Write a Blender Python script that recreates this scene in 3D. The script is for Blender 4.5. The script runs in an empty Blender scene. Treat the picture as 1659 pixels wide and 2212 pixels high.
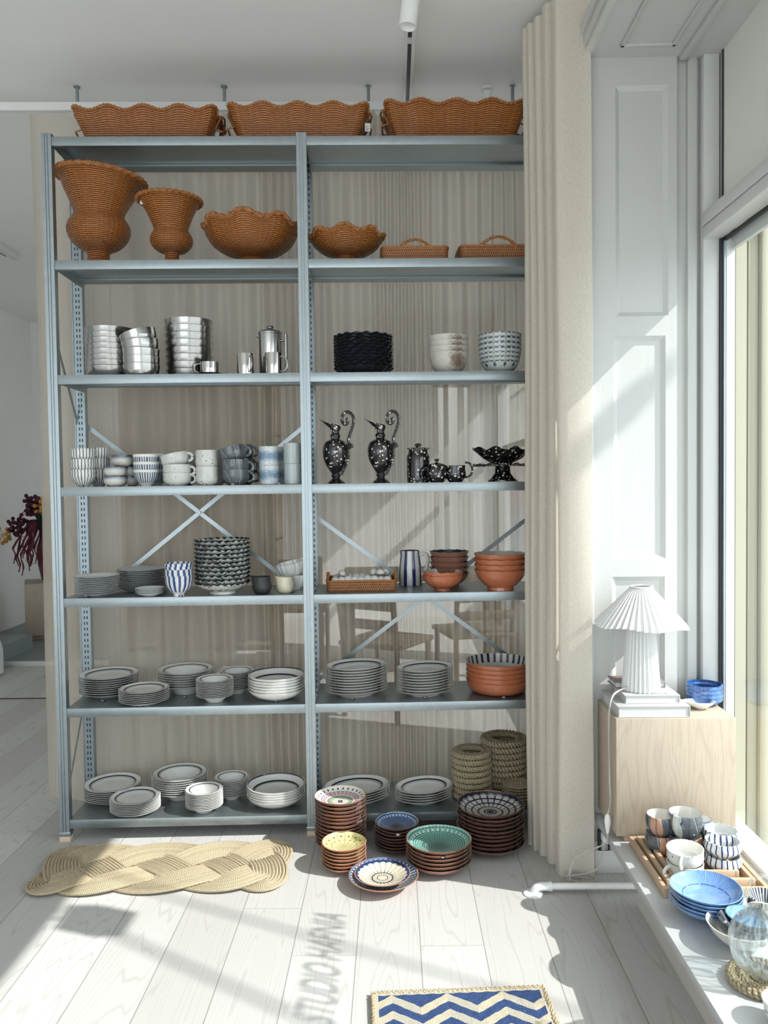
import bpy, bmesh, math, random
from math import sin, cos, pi, sqrt, radians, atan2, floor, hypot
from mathutils import Vector, Matrix
random.seed(7)
SC = bpy.context.scene
COL = SC.collection

# ------------------------------------------------------------------ camera
FOC, CAMH = 1736.0, 1.432
def cam_axes(yaw, pitch, roll):
    f = Vector((-sin(yaw)*cos(pitch), cos(yaw)*cos(pitch), sin(pitch)))
    r = Vector((cos(yaw), sin(yaw), 0)); u = r.cross(f)
    return r*cos(roll)+u*sin(roll), u*cos(roll)-r*sin(roll), f
CR, CU, CF = cam_axes(radians(.66), radians(-2.014), radians(-.741))
CO = Vector((0, 0, CAMH))
cam_data = bpy.data.cameras.new('camera')
cam_data.sensor_fit = 'HORIZONTAL'; cam_data.sensor_width = 36
cam_data.lens = 36*FOC/1659; cam_data.clip_start = .02; cam_data.clip_end = 300
cam = bpy.data.objects.new('camera', cam_data); COL.objects.link(cam)
mw = Matrix((CR, CU, -CF)).transposed().to_4x4(); mw.translation = CO
cam.matrix_world = mw
SC.camera = cam

# ------------------------------------------------------------------ light
SUN_DIR = Vector((-1, .343, -.945)).normalized()
SUN_STRENGTH, SKY_STRENGTH, EXPOSURE = 3.05, 1.5, 1.14
sun = bpy.data.lights.new('sun', 'SUN'); sun.energy = SUN_STRENGTH; sun.angle = radians(.55); sun.color = (1, .985, .955)
sun_o = bpy.data.objects.new('sun', sun); COL.objects.link(sun_o)
sun_o.rotation_euler = SUN_DIR.to_track_quat('-Z', 'Y').to_euler(); sun_o.location = (8, -2, 9)
wd = bpy.data.worlds.new('sky'); SC.world = wd; wd.use_nodes = True
wd.node_tree.nodes['Background'].inputs[0].default_value = (.86, .94, 1, 1)
wd.node_tree.nodes['Background'].inputs[1].default_value = SKY_STRENGTH
SC.view_settings.view_transform = 'Standard'; SC.view_settings.look = 'None'
SC.view_settings.exposure = EXPOSURE; SC.view_settings.gamma = 1; SC.view_settings.use_curve_mapping = False
SC.cycles.max_bounces = 10; SC.cycles.diffuse_bounces = 5; SC.cycles.glossy_bounces = 4
SC.cycles.transmission_bounces = 8; SC.cycles.transparent_max_bounces = 16
SC.cycles.caustics_reflective = False; SC.cycles.caustics_refractive = False
SC.cycles.sample_clamp_indirect = 6

# ------------------------------------------------------------------ where a pixel's sight line meets a real plane
def ray(x, y): return CF + CR*((x-829.5)/FOC) - CU*((y-1106)/FOC)
def onz(x, y, z): d = ray(x, y); return CO + d*((z-CAMH)/d.z)
def ony(x, y, Y): d = ray(x, y); return CO + d*(Y/d.y)
def dist(P): return (Vector(P)-CO).dot(CF)
RX, RY, RT = -1.3654, 3.1886, radians(1.997)          # rack: near stair-side foot and its turn
def rk(s, d, z=0.0): return Vector((RX+s*cos(RT)-d*sin(RT), RY+s*sin(RT)+d*cos(RT), z))
def rinv(P):
    a, b = P[0]-RX, P[1]-RY
    return a*cos(RT)+b*sin(RT), -a*sin(RT)+b*cos(RT)
def rkd(x, y, d):                                     # sight line meets the rack's plane at depth d
    v = ray(x, y); n = Vector((-sin(RT), cos(RT), 0)); o = rk(0, d, 0)
    return CO + v*((o-CO).dot(n)/v.dot(n))
ZS = [2.8116, 2.3302, 1.8795, 1.4337, .9883, .543, .089]   # shelf tops, from the top down

# ------------------------------------------------------------------ mesh builder
def frames(pts, closed=False):
    P = [Vector(p) for p in pts]; n = len(P); out = []; N = None
    for i in range(n):
        a = P[(i-1) % n] if (closed or i > 0) else P[i]
        b = P[(i+1) % n] if (closed or i < n-1) else P[i]
        T = (b-a).normalized()
        if N is None:
            N = T.cross(Vector((0, 0, 1)))
            if N.length < .1: N = T.cross(Vector((1, 0, 0)))
        N = (N - T*N.dot(T)); N.normalize(); out.append((P[i], T, N, T.cross(N)))
    return out
class MB:
    def __init__(s): s.v, s.f, s.m, s.uv = [], [], [], []
    def face(s, idx, uvs=None, mat=0):
        s.f.append(idx); s.m.append(mat); s.uv += uvs or [(0, 0)]*len(idx)
    def grid(s, rows, wrap=False, closed=False, mat=0, uvs=None, us=None):
        """rows of points; a row of one point is a pole. uvs: v per row; us: u per column (one more when wrapped)."""
        base = []; R = len(rows)
        for r in rows: base.append(len(s.v)); s.v += [tuple(p) for p in r]
        n = max(len(r) for r in rows)
        for i in range(R if closed else R-1):
            k = (i+1) % R; a, b = rows[i], rows[k]
            va = uvs[i] if uvs else i/max(1, R-1); vb = (uvs[i+1] if i+1 < len(uvs) else uvs[i]) if uvs else (i+1)/max(1, R-1)
            mt = mat[i] if isinstance(mat, (list, tuple)) else mat
            for j in range(n if wrap else n-1):
                j2 = (j+1) % n; u0 = us[j] if us else j/n; u1 = us[j+1] if us else (j+1)/n
                if len(a) == 1 and len(b) == 1: continue
                if len(a) == 1: s.face((base[i], base[k]+j2, base[k]+j), [(u0, va), (u1, vb), (u0, vb)], mt)
                elif len(b) == 1: s.face((base[i]+j, base[i]+j2, base[k]), [(u0, va), (u1, va), (u0, vb)], mt)
                else: s.face((base[i]+j, base[i]+j2, base[k]+j2, base[k]+j), [(u0, va), (u1, va), (u1, vb), (u0, vb)], mt)
    def lathe(s, prof, seg=48, mod=None, mats=0, c=(0, 0, 0)):
        rows, L, uv, pr = [], 0, [], None
        for i, (r, z) in enumerate(prof):
            if pr: L += hypot(r-pr[0], z-pr[1])
            pr = (r, z); uv.append(L)
            if r < 1e-6: rows.append([(c[0], c[1], c[2]+z)]); continue
            row = []
            for j in range(seg):
                t = 2*pi*j/seg; rr, zz = (r, z) if mod is None else mod(t, r, z, i)
                row.append((c[0]+rr*cos(t), c[1]+rr*sin(t), c[2]+zz))
            rows.append(row)
        s.grid(rows, wrap=True, mat=mats, uvs=uv)
    def tube(s, pts, rad, seg=8, closed=False, mat=0, flat=1.0):
        fr = frames(pts, closed); rows, uv, L, pp = [], [], 0, None
        for i, (p, T, N, B) in enumerate(fr):
            if pp is not None: L += (p-pp).length
            pp = p; uv.append(L)
            r = rad(i/(len(fr)-1)) if callable(rad) else rad
            rows.append([p+N*(r*cos(2*pi*j/seg))+B*(r*flat*sin(2*pi*j/seg)) for j in range(seg)])
        if not closed: rows = [[fr[0][0]]]+rows+[[fr[-1][0]]]; uv = [0]+uv+[L]
        else: uv.append(L+(fr[0][0]-fr[-1][0]).length)
        s.grid(rows, wrap=True, closed=closed, mat=mat, uvs=uv)
    def rope(s, pts, R, r, turns, strands=3, seg=6, closed=False, mat=0):
        fr = frames(pts, closed); n = len(fr)
        for k in range(strands):
            q = []
            for i, (p, T, N, B) in enumerate(fr):
                a = 2*pi*(k/strands+turns*i/(n if closed else n-1))
                q.append(p+N*(R*cos(a))+B*(R*sin(a)))
            s.tube(q, r, seg, closed, mat)
    def box(s, x0, x1, y0, y1, z0, z1, bev=0, mat=0):
        bm = bmesh.new(); bmesh.ops.create_cube(bm, size=1)
        for v in bm.verts: v.co = ((x0+x1)/2+v.co.x*(x1-x0), (y0+y1)/2+v.co.y*(y1-y0), (z0+z1)/2+v.co.z*(z1-z0))
        if bev: bmesh.ops.bevel(bm, geom=bm.edges[:], offset=bev, segments=2, profile=.5, affect='EDGES')
        s.add(bm, mat); bm.free()
    def add(s, bm, mat=0):
        b = len(s.v); bm.verts.index_update(); s.v += [tuple(v.co) for v in bm.verts]
        for f in bm.faces: s.face(tuple(b+v.index for v in f.verts), None, mat)
    def quad(s, a, b, c, d, mat=0, uv=None):
        k = len(s.v); s.v += [tuple(a), tuple(b), tuple(c), tuple(d)]; s.face((k, k+1, k+2, k+3), uv, mat)
    def prism(s, poly, a, b, axis='y', mat=0):
        """poly of 2-D points swept from a to b along an axis"""
        def P(q, t): return {'y': (q[0], t, q[1]), 'x': (t, q[0], q[1]), 'z': (q[0], q[1], t)}[axis]
        k = len(s.v); n = len(poly); s.v += [P(q, a) for q in poly]+[P(q, b) for q in poly]
        s.face(tuple(range(k, k+n)), None, mat); s.face(tuple(range(k+2*n-1, k+n-1, -1)), None, mat)
        for i in range(n): j = (i+1) % n; s.face((k+i, k+n+i, k+n+j, k+j), None, mat)
    def ball(s, c, rx, ry=None, rz=None, seg=12, rings=8, mat=0, rot=None):
        ry = ry or rx; rz = rz or rx; k = len(s.v)
        rows = []
        for i in range(rings+1):
            a = pi*i/rings
            if i in (0, rings): rows.append([(0, 0, -rz*cos(a))]); continue
            rows.append([(rx*sin(a)*cos(2*pi*j/seg), ry*sin(a)*sin(2*pi*j/seg), -rz*cos(a)) for j in range(seg)])
        s.grid(rows, wrap=True, mat=mat); M = rot or Matrix.Identity(3)
        for i in range(k, len(s.v)): s.v[i] = tuple(Vector(c)+M @ Vector(s.v[i]))
    def xf(s, M, k=0):
        for i in range(k, len(s.v)): s.v[i] = tuple(M @ Vector(s.v[i]))
    def obj(s, name, mats, parent=None, loc=(0, 0, 0), rot=(0, 0, 0), sharp=38):
        me = bpy.data.meshes.new(name); me.from_pydata(s.v, [], s.f)
        uvl = me.uv_layers.new(name='UVMap'); uvl.data.foreach_set('uv', [c for uv in s.uv for c in uv])
        me.polygons.foreach_set('material_index', s.m); me.polygons.foreach_set('use_smooth', [True]*len(s.f))
        bm = bmesh.new(); bm.from_mesh(me); bmesh.ops.recalc_face_normals(bm, faces=bm.faces[:]); bm.to_mesh(me); bm.free()
        if sharp: me.set_sharp_from_angle(angle=radians(sharp))
        for m in (mats if isinstance(mats, (list, tuple)) else [mats]): me.materials.append(m)
        o = bpy.data.objects.new(name, me); COL.objects.link(o); o.location = loc; o.rotation_euler = rot
        if parent: o.parent = parent
        return o
def tag(o, label, cat, group=None, kind=None):
    o['label'] = label; o['category'] = cat
    if group: o['group'] = group
    if kind: o['kind'] = kind
    return o
def struct(o): o['kind'] = 'structure'; return o
def thing(name, label, cat, loc=(0, 0, 0), rot=(0, 0, 0), group=None):
    o = bpy.data.objects.new(name, None); COL.objects.link(o); o.empty_display_size = .05
    o.location = loc; o.rotation_euler = rot; return tag(o, label, cat, group)
def dup(o, loc, rot=(0, 0, 0), label=None, group=None):
    c = o.copy(); COL.objects.link(c); c.location = loc; c.rotation_euler = rot
    if label: c['label'] = label
    if group: c['group'] = group
    for ch in list(o.children):
        d = ch.copy(); COL.objects.link(d); d.parent = c
        for g in list(ch.children): e = g.copy(); COL.objects.link(e); e.parent = d
    return c
def one(name, mats, build, parent=None, loc=(0, 0, 0), rot=(0, 0, 0), sharp=38):
    mb = MB(); build(mb); return mb.obj(name, mats, parent, loc, rot, sharp)
def arc(c, r, a0, a1, n, plane='xz', rz=None):
    rz = rz or r; out = []
    for i in range(n+1):
        a = a0+(a1-a0)*i/n
        out.append((c[0]+r*cos(a), c[1], c[2]+rz*sin(a)) if plane == 'xz' else (c[0]+r*cos(a), c[1]+rz*sin(a), c[2]))
    return out

# ------------------------------------------------------------------ materials: sums written as expressions
class E:
    def __init__(s, S, k): s.S, s.k = S, k
    def __add__(a, b): return op('ADD', a, b)
    __radd__ = __add__
    def __sub__(a, b): return op('SUBTRACT', a, b)
    def __rsub__(a, b): return op('SUBTRACT', b, a)
    def __mul__(a, b): return op('MULTIPLY', a, b)
    __rmul__ = __mul__
    def __truediv__(a, b): return op('DIVIDE', a, b)
    def __lt__(a, b): return op('LESS_THAN', a, b)
    def __gt__(a, b): return op('GREATER_THAN', a, b)
def op(o, *a):
    S = next(x.S for x in a if isinstance(x, E)); n = S.n.new('ShaderNodeMath'); n.operation = o
    for i, x in enumerate(a):
        if isinstance(x, E): S.l.new(x.k, n.inputs[i])
        else: n.inputs[i].default_value = x
    return E(S, n.outputs[0])
def Sin(a): return op('SINE', a)
def Abs(a): return op('ABSOLUTE', a)
def Fr(a): return op('FRACT', a)
def Fl(a): return op('FLOOR', a)
def Mx(a, b): return op('MAXIMUM', a, b)
def Mn(a, b): return op('MINIMUM', a, b)
def ss(a, b, x):
    n = x.S.n.new('ShaderNodeMapRange'); n.interpolation_type = 'SMOOTHSTEP'
    x.S.l.new(x.k, n.inputs[0]); n.inputs[1].default_value = a; n.inputs[2].default_value = b
    return E(x.S, n.outputs[0])
def band(x, a, b, e=.004): return ss(a-e, a+e, x)*(1-ss(b-e, b+e, x))
class S:
    def __init__(s, name):
        s.m = bpy.data.materials.new(name); s.m.use_nodes = True; t = s.m.node_tree; s.n, s.l = t.nodes, t.links
        s.n.clear(); s.out = s.n.new('ShaderNodeOutputMaterial'); s._c = None
    def tc(s):
        if not s._c: s._c = s.n.new('ShaderNodeTexCoord')
        return s._c
    def sep(s, k):
        n = s.n.new('ShaderNodeSeparateXYZ'); s.l.new(k, n.inputs[0]); return [E(s, o) for o in n.outputs]
    def xyz(s): return s.sep(s.tc().outputs['Object'])
    def uv(s): return s.sep(s.tc().outputs['UV'])[:2]
    def P(s): return E(s, s.tc().outputs['Object'])
    def polar(s):
        x, y, z = s.xyz(); return op('SQRT', x*x+y*y), op('ARCTAN2', y, x), z
    def rnd(s): return E(s, s.n.new('ShaderNodeObjectInfo').outputs['Random'])
    def vec(s, *a):
        n = s.n.new('ShaderNodeCombineXYZ')
        for i, x in enumerate(a):
            if isinstance(x, E): s.l.new(x.k, n.inputs[i])
            else: n.inputs[i].default_value = x
        return E(s, n.outputs[0])
    def noise(s, v, scale=1, detail=2, rough=.5, dis=0):
        n = s.n.new('ShaderNodeTexNoise'); s.l.new(v.k, n.inputs['Vector']); n.inputs['Scale'].default_value = scale
        n.inputs['Detail'].default_value = detail; n.inputs['Roughness'].default_value = rough; n.inputs['Distortion'].default_value = dis
        return E(s, n.outputs[0])
    def vor(s, v, scale, rnd=1.0):
        n = s.n.new('ShaderNodeTexVoronoi'); s.l.new(v.k, n.inputs['Vector']); n.inputs['Scale'].default_value = scale
        n.inputs['Randomness'].default_value = rnd
        return E(s, n.outputs['Distance']), E(s, s.sep(n.outputs['Color'])[0].k)
    def white(s, x):
        n = s.n.new('ShaderNodeTexWhiteNoise'); n.noise_dimensions = '1D'; s.l.new(x.k, n.inputs['W']); return E(s, n.outputs['Value'])
    def mix(s, f, a, b):
        n = s.n.new('ShaderNodeMix'); n.data_type = 'RGBA'
        for i, x in ((0, f), (6, a), (7, b)):
            if isinstance(x, E): s.l.new(x.k, n.inputs[i])
            else: n.inputs[i].default_value = x if i == 0 else (*x[:3], 1)
        return E(s, n.outputs[2])
    def set(s, n, name, x):
        i = n.inputs[name]
        if isinstance(x, E): s.l.new(x.k, i)
        elif isinstance(x, tuple): i.default_value = (*x[:3], 1)
        else: i.default_value = x
    def bump(s, h, st=.5, d=.01):
        n = s.n.new('ShaderNodeBump'); n.inputs['Strength'].default_value = st; n.inputs['Distance'].default_value = d
        s.l.new(h.k, n.inputs['Height']); return n.outputs[0]
    def done(s, color, rough=.5, metal=0.0, bump=None, bst=.5, bd=.003, coat=0.0, spec=.5, **kw):
        b = s.n.new('ShaderNodeBsdfPrincipled'); s.set(b, 'Base Color', color); s.set(b, 'Roughness', rough); s.set(b, 'Metallic', metal)
        s.set(b, 'Coat Weight', coat); s.set(b, 'Coat Roughness', .08); s.set(b, 'Specular IOR Level', spec)
        for k, x in kw.items(): s.set(b, k.replace('_', ' '), x)
        if bump is not None: s.l.new(s.bump(bump, bst, bd), b.inputs['Normal'])
        s.l.new(b.outputs[0], s.out.inputs[0]); return s.m
_mc = {}
def cached(fn):
    def w(*a, **kw):
        k = (fn.__name__, a, tuple(sorted(kw.items())))
        if k not in _mc: _mc[k] = fn(*a, **kw)
        return _mc[k]
    return w
@cached
def plain(name, col, rough=.5, metal=0.0, coat=0.0, var=.05, vs=18.0, bst=0.0):
    s = S(name); nz = s.noise(s.P(), vs, 3)
    c = s.mix(nz, tuple(x*(1-var) for x in col), tuple(min(1, x*(1+var)) for x in col))
    return s.done(c, rough, metal, nz if bst else None, bst, .002, coat)
# ------------------------------------------------------------------ materials of the setting
def m_floor():
    s = S('whitewashed planks'); x, y, z = s.xyz()
    q = (x+.13)*(1/.197); pid = Fl(q); fx = Fr(q); r1 = s.white(pid); r2 = s.white(pid+57.3)
    yy = y+r1*3.1; jid = Fl(yy*(1/2.9)); fy = Fr(yy*(1/2.9)); r3 = s.white(pid*3.7+jid*1.31+9.1)
    ctr = (fx-.5)*(fx-.5)
    g = s.noise(s.vec(x*6.0+r1*40, y*.40+r3*17, pid*5.1+jid), 1, 2.0, .4)
    rings = Fr(g*34-ctr*6)
    line = band(rings, .08, .22, .07); fine = s.noise(s.vec(x*190, y*3.2, pid), 1, 3, .6)
    kd, kc = s.vor(s.vec(x*3.1+r1*9, y*.85+r3*5, 0), 1.0); knot = (1-ss(.012, .055, kd))*(kc > .45)
    tone = s.mix(r3, (.465, .453, .432), (.575, .568, .548))
    c = s.mix(line*.42, tone, (.36, .34, .31)); c = s.mix(ss(.42, .75, fine)*.14, c, (.46, .44, .41))
    c = s.mix(knot*.7, c, (.25, .2, .16))
    seam = Mx(1-ss(.003, .012, fx)*(1-ss(.988, .997, fx)), 1-ss(.0002, .0012, fy))
    c = s.mix(seam*.75, c, (.2, .19, .175))
    return s.done(c, .46+line*.1, 0, fine*.3-seam, .25, .002, spec=.35)
def m_paint(name, col, rough=.55, st=.12):
    s = S(name); n = s.noise(s.P(), 3.0, 3); f = s.noise(s.P(), 160, 2)
    return s.done(s.mix(n, tuple(c*.975 for c in col), col), rough, 0, f+n*2, st, .002)
def m_shutter():
    s = S('old gloss paint'); x, y, z = s.xyz(); n = s.noise(s.vec(x*40, y*40, z*6), 1, 3)
    d, c = s.vor(s.vec(x*14, y*14, z*9), 1); chip = (1-ss(.02, .1, d))*(c > .72)
    f = s.noise(s.P(), 90, 2)
    return s.done(s.mix(chip*.12, (.54, .545, .525), (.42, .42, .39)), .42, 0, n*.6+f*.3-chip*.8, .35, .003)
def m_oak(name, axis=2, sc=1.0, tint=(1, 1, 1)):
    s = S(name); p = s.xyz(); a = p[axis]; b, c = [p[i] for i in range(3) if i != axis]
    r = s.rnd()
    g = s.noise(s.vec(b*5.5*sc+r*20, a*.7*sc+3.3, c*5.5*sc), 1, 2, .4); ln = band(Fr(g*30), .06, .30, .10)
    fn = s.noise(s.vec(b*330, a*11, c*330), 1, 2)
    T = lambda q: tuple(u*v for u, v in zip(q, tint))
    col = s.mix(ln*.24, T((.60, .50, .385)), T((.40, .30, .205))); col = s.mix(ss(.45, .7, fn)*.3, col, T((.40, .31, .215)))
    return s.done(col, .5, 0, fn, .15, .001)
def m_metal():
    s = S('galvanised steel'); x, y, z = s.xyz(); n = s.noise(s.P(), 26, 3); sp, _c = s.vor(s.P(), 70)
    c = s.mix(n, (.30, .345, .36), (.385, .43, .445)); c = s.mix(_c*.12, c, (.25, .29, .305))
    return s.done(c, .30+n*.12, .82)
def m_slotmetal():
    s = S('slotted galvanised steel'); x, y, z = s.xyz(); n = s.noise(s.P(), 26, 3)
    slot = band(Fr(z*(1/.025)), .22, .74, .06)*band(Abs(x-.02), .0035, .0085, .0012)
    c = s.mix(n, (.26, .31, .335), (.34, .39, .41)); c = s.mix(slot, c, (.025, .03, .032))
    return s.done(c, .35, .75)
def m_linen(name, alpha, col=(.70, .635, .54), trl=.45):
    s = S(name); u, v = s.uv()
    n1 = s.noise(s.vec(u*520, v*90, 1.7), 1, 2); n2 = s.noise(s.vec(u*90, v*520, 4.1), 1, 2); nn = (n1+n2)*.5
    big = s.noise(s.vec(u*30, v*26, 0), 1, 2)
    c = s.mix(ss(.36, .64, nn), tuple(q*.93 for q in col), tuple(min(1, q*1.08) for q in col))
    d = s.n.new('ShaderNodeBsdfDiffuse'); t = s.n.new('ShaderNodeBsdfTranslucent'); h = s.n.new('ShaderNodeBsdfTransparent')
    s.set(d, 'Color', c); s.set(t, 'Color', c)
    bp = s.bump(nn, .35, .0015); s.l.new(bp, d.inputs['Normal'])
    a = s.n.new('ShaderNodeMixShader'); a.inputs[0].default_value = trl; s.l.new(d.outputs[0], a.inputs[1]); s.l.new(t.outputs[0], a.inputs[2])
    b = s.n.new('ShaderNodeMixShader'); f = Mx(Mn((nn-.5)*(1.0*alpha)+alpha, 1.0), 0.0)
    s.l.new(f.k, b.inputs[0]); s.l.new(a.outputs[0], b.inputs[1]); s.l.new(h.outputs[0], b.inputs[2])
    s.l.new(b.outputs[0], s.out.inputs[0]); return s.m
def m_pane(name, tint=(.97, .99, .985), gain=1.0, rough=0.0, pw=4.5, f0=.045):
    s = S(name); tr = s.n.new('ShaderNodeBsdfTransparent'); gl = s.n.new('ShaderNodeBsdfGlossy'); fr = s.n.new('ShaderNodeLayerWeight')
    fr.inputs['Blend'].default_value = .5; s.set(tr, 'Color', tint); gl.inputs['Roughness'].default_value = rough
    m = s.n.new('ShaderNodeMixShader'); f = Mn((op('POWER', E(s, fr.outputs['Facing']), pw)*(.98-f0)+f0)*gain, 1.0)
    s.l.new(f.k, m.inputs[0]); s.l.new(tr.outputs[0], m.inputs[1]); s.l.new(gl.outputs[0], m.inputs[2]); s.l.new(m.outputs[0], s.out.inputs[0]); return s.m
FLOOR = m_floor(); WALL = m_paint('wall paint', (.90, .90, .885)); CEIL = m_paint('ceiling paint', (.92, .915, .90)); SHUT = m_shutter()
TRIM = m_paint('trim paint', (.64, .645, .625), .42, .06); METAL = m_metal(); SLOT = m_slotmetal()
OAK = m_oak('oak veneer', 2, 1.0, (.74, .74, .74)); OAKX = m_oak('oak along', 1, 1.6, (.86, .74, .64)); PINE = m_oak('pine block', 0, 2, (1.1, 1.05, 1))
GASKET = plain('black rubber', (.02, .022, .025), .5); PANE = m_pane('window glass', gain=.8)
WHITE_METAL = plain('white powder coat', (.80, .80, .785), .4); DARK = plain('dark track slot', (.05, .055, .06), .4, .3)
LEDGE = m_paint('white lacquer', (.60, .615, .615), .22, .03)

# ------------------------------------------------------------------ the room
HC, YR = 3.2, 2.91                                       # ceiling height, face of the panelled window reveal
struct(one('floor', FLOOR, lambda b: b.box(-4.1, 1.25, -3.4, 9.4, -.05, 0)))
struct(one('ceiling', CEIL, lambda b: b.box(-4.1, 1.25, -3.4, 9.4, HC, HC+.06)))
struct(one('wall_left', WALL, lambda b: b.box(-3.97, -3.85, -3.4, 9.4, 0, HC)))
def rear(b):  # unseen rear wall; its wide opening is added to let in ambient light
    b.box(-4.0, -3.8, -3.4, -3.28, 0, HC); b.box(.5, 1.25, -3.4, -3.28, 0, HC); b.box(-3.8, .5, -3.4, -3.28, 2.7, HC); b.box(-3.8, .5, -3.4, -3.28, 0, .12)
    b.box(-1.8, -1.73, -3.38, -3.3, .12, 2.7)
struct(one('wall_rear', WALL, rear))
BX = ((.44, .86),)                         # far-room window added for bright strips like gaps between curtain folds
def backw(b):
    xs = [-4.0, BX[0][0], BX[0][1], 1.25]
    for i in (0, 2): b.box(xs[i], xs[i+1], 8.6, 8.72, 0, HC)
    for a, c in BX: b.box(a, c, 8.6, 8.72, 2.5, HC); b.box(a, c, 8.6, 8.72, 0, .35)
struct(one('wall_back', WALL, backw))
for k, (a, c) in enumerate(BX):
    w = bpy.data.objects.new('window_%d' % (k+2), None); COL.objects.link(w); struct(w); w.location = ((a+c)/2, 8.6, .35); h = (c-a)/2
    def fr(b):
        for x0, x1, z0, z1 in ((-h, -h+.05, 0, 2.15), (h-.05, h, 0, 2.15), (-h, h, 0, .05), (-h, h, 2.1, 2.15), (-.10, -.05, 0, 2.15), (.05, .115, 0, 2.15)): b.box(x0, x1, 0, .06, z0, z1)
    one('frame', TRIM, fr, w); one('pane', PANE, lambda b: b.quad((-h, .04, 0), (h, .04, 0), (h, .04, 2.15), (-h, .04, 2.15)), w)
def rightw(b):                                           # wall above and beside the window niche, then the far room's side
    b.box(.70, 1.2, -3.4, YR+.12, 2.97, HC)
    b.box(.70, 1.2, -3.4, -2.6, 0, 2.97)
    b.box(.745, 1.2, YR+.035, 3.62, 0, HC)
    b.box(1.1, 1.2, 3.62, 4.3, 0, HC); b.box(1.1, 1.2, 4.3, 8.6, 2.45, HC); b.box(1.1, 1.2, 4.3, 8.6, 0, .35); b.box(1.1, 1.2, 6.2, 6.45, .35, 2.45)
struct(one('wall_right', WALL, rightw))
w = bpy.data.objects.new('window_4', None); COL.objects.link(w); struct(w); w.location = (1.15, 4.3, .35)
def fr4(b):
    for y0, y1 in ((0, .05), (1.85, 1.9), (2.15, 2.2), (4.25, 4.3)): b.box(-.03, .03, y0, y1, 0, 2.1)
    for y0, y1 in ((0, 1.9), (2.15, 4.3)):
        for z in (0, 1.4, 2.05): b.box(-.03, .03, y0, y1, z, z+.05)
one('frame', TRIM, fr4, w)
one('pane', PANE, lambda b: (b.quad((0, 0, 0), (0, 1.9, 0), (0, 1.9, 2.1), (0, 0, 2.1)), b.quad((0, 2.15, 0), (0, 4.3, 0), (0, 4.3, 2.1), (0, 2.15, 2.1))), w)

# panelled reveal at the end of the window niche
PX = [(.806, .993, 2.02, 2.832), (.797, .983, 1.148, 1.95), (.790, .98, .45, 1.084)]
def reveal(b):
    y, d = YR, .012; L, Rr = .718, 1.024
    zs = [0.0, .45, 1.084, 1.148, 1.95, 2.02, 2.832, 2.95]
    for i in range(0, 8, 2): b.box(L, Rr, y, y+.03, zs[i], zs[i+1])
    for x0, x1, z0, z1 in PX:
        b.box(L, x0, y, y+.03, z0, z1); b.box(x1, Rr, y, y+.03, z0, z1)
        o = [(x0, z0), (x1, z0), (x1, z1), (x0, z1)]; m = .006; n = .016
        p = [(x0+m, z0+m), (x1-m, z0+m), (x1-m, z1-m), (x0+m, z1-m)]; q = [(x0+n, z0+n), (x1-n, z0+n), (x1-n, z1-n), (x0+n, z1-n)]
        for i in range(4):
            j = (i+1) % 4
            b.quad((o[i][0], y, o[i][1]), (o[j][0], y, o[j][1]), (p[j][0], y+.005, p[j][1]), (p[i][0], y+.005, p[i][1]))
            b.quad((p[i][0], y+.005, p[i][1]), (p[j][0], y+.005, p[j][1]), (q[j][0], y+d, q[j][1]), (q[i][0], y+d, q[i][1]))
        b.quad((q[0][0], y+d, q[0][1]), (q[1][0], y+d, q[1][1]), (q[2][0], y+d, q[2][1]), (q[3][0], y+d, q[3][1]))
    b.box(Rr, 1.066, y+.026, y+.05, 0, 2.95)             # sunk strip, then the bead beside it
    b.box(1.064, 1.098, y+.004, y+.05, 0, 2.95, .004); b.box(1.098, 1.112, y+.03, y+.05, 0, 2.95)
struct(one('wall_reveal', SHUT, reveal))
def arch(b):                                             # moulded casing of the niche
    for x0, x1, y0 in ((.672, .684, 2.885), (.684, .697, 2.893), (.697, .712, 2.888), (.712, .722, 2.90)): b.box(x0, x1, y0, YR+.04, 0, 2.94, .002)
    for z0, z1, x0 in ((2.925, 2.945, .69), (2.945, 2.985, .682), (2.985, 3.02, .67), (3.02, 3.05, .686)): b.box(x0, .72, -2.6, YR+.04, z0, z1, .003)
struct(one('trim_1', TRIM, arch))
def soffit(b):
    b.box(.71, 1.3, -2.6, YR+.05, 2.93, 2.97)
    for x0, x1 in ((.80, .815), (.975, .99)): b.box(x0, x1, -2.6, YR-.08, 2.921, 2.932, .003)
    b.box(.80, .99, YR-.095, YR-.08, 2.921, 2.932, .003); b.box(1.03, 1.06, -2.6, YR, 2.914, 2.932, .004)
struct(one('trim_2', SHUT, soffit))
struct(one('baseboard_reveal', TRIM, lambda b: (b.box(.72, 1.2, 2.895, YR+.001, 0, .085, .003), b.box(.72, 1.2, 2.902, YR+.001, .085, .115, .003))))

# shop window: frame, rail, solid upper panel, glass
WIN = bpy.data.objects.new('window_1', None); COL.objects.link(WIN); struct(WIN)
def wfr(b):
    b.box(1.112, 1.168, 2.895, YR+.05, .2, 2.93, .002); b.box(1.11, 1.172, -2.6, -2.5, .2, 2.93)
    b.box(1.104, 1.175, -2.6, 2.897, 2.328, 2.372, .003); b.box(1.108, 1.175, -2.6, 2.897, 2.284, 2.325, .003)
    b.box(1.116, 1.21, -2.6, 2.897, .185, .235, .003); b.box(1.2, 1.216, -2.6, 2.91, 2.24, 2.3)
    b.box(1.184, 1.214, 2.87, 2.91, .22, 2.3)
one('frame', TRIM, wfr, WIN)
one('upper_panel', m_paint('cream blind board', (.74, .73, .68)), lambda b: (b.box(1.172, 1.2, -2.6, 2.87, 2.374, 2.93), b.box(1.176, 1.2, 2.874, YR, 2.374, 2.93)), WIN)
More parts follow.
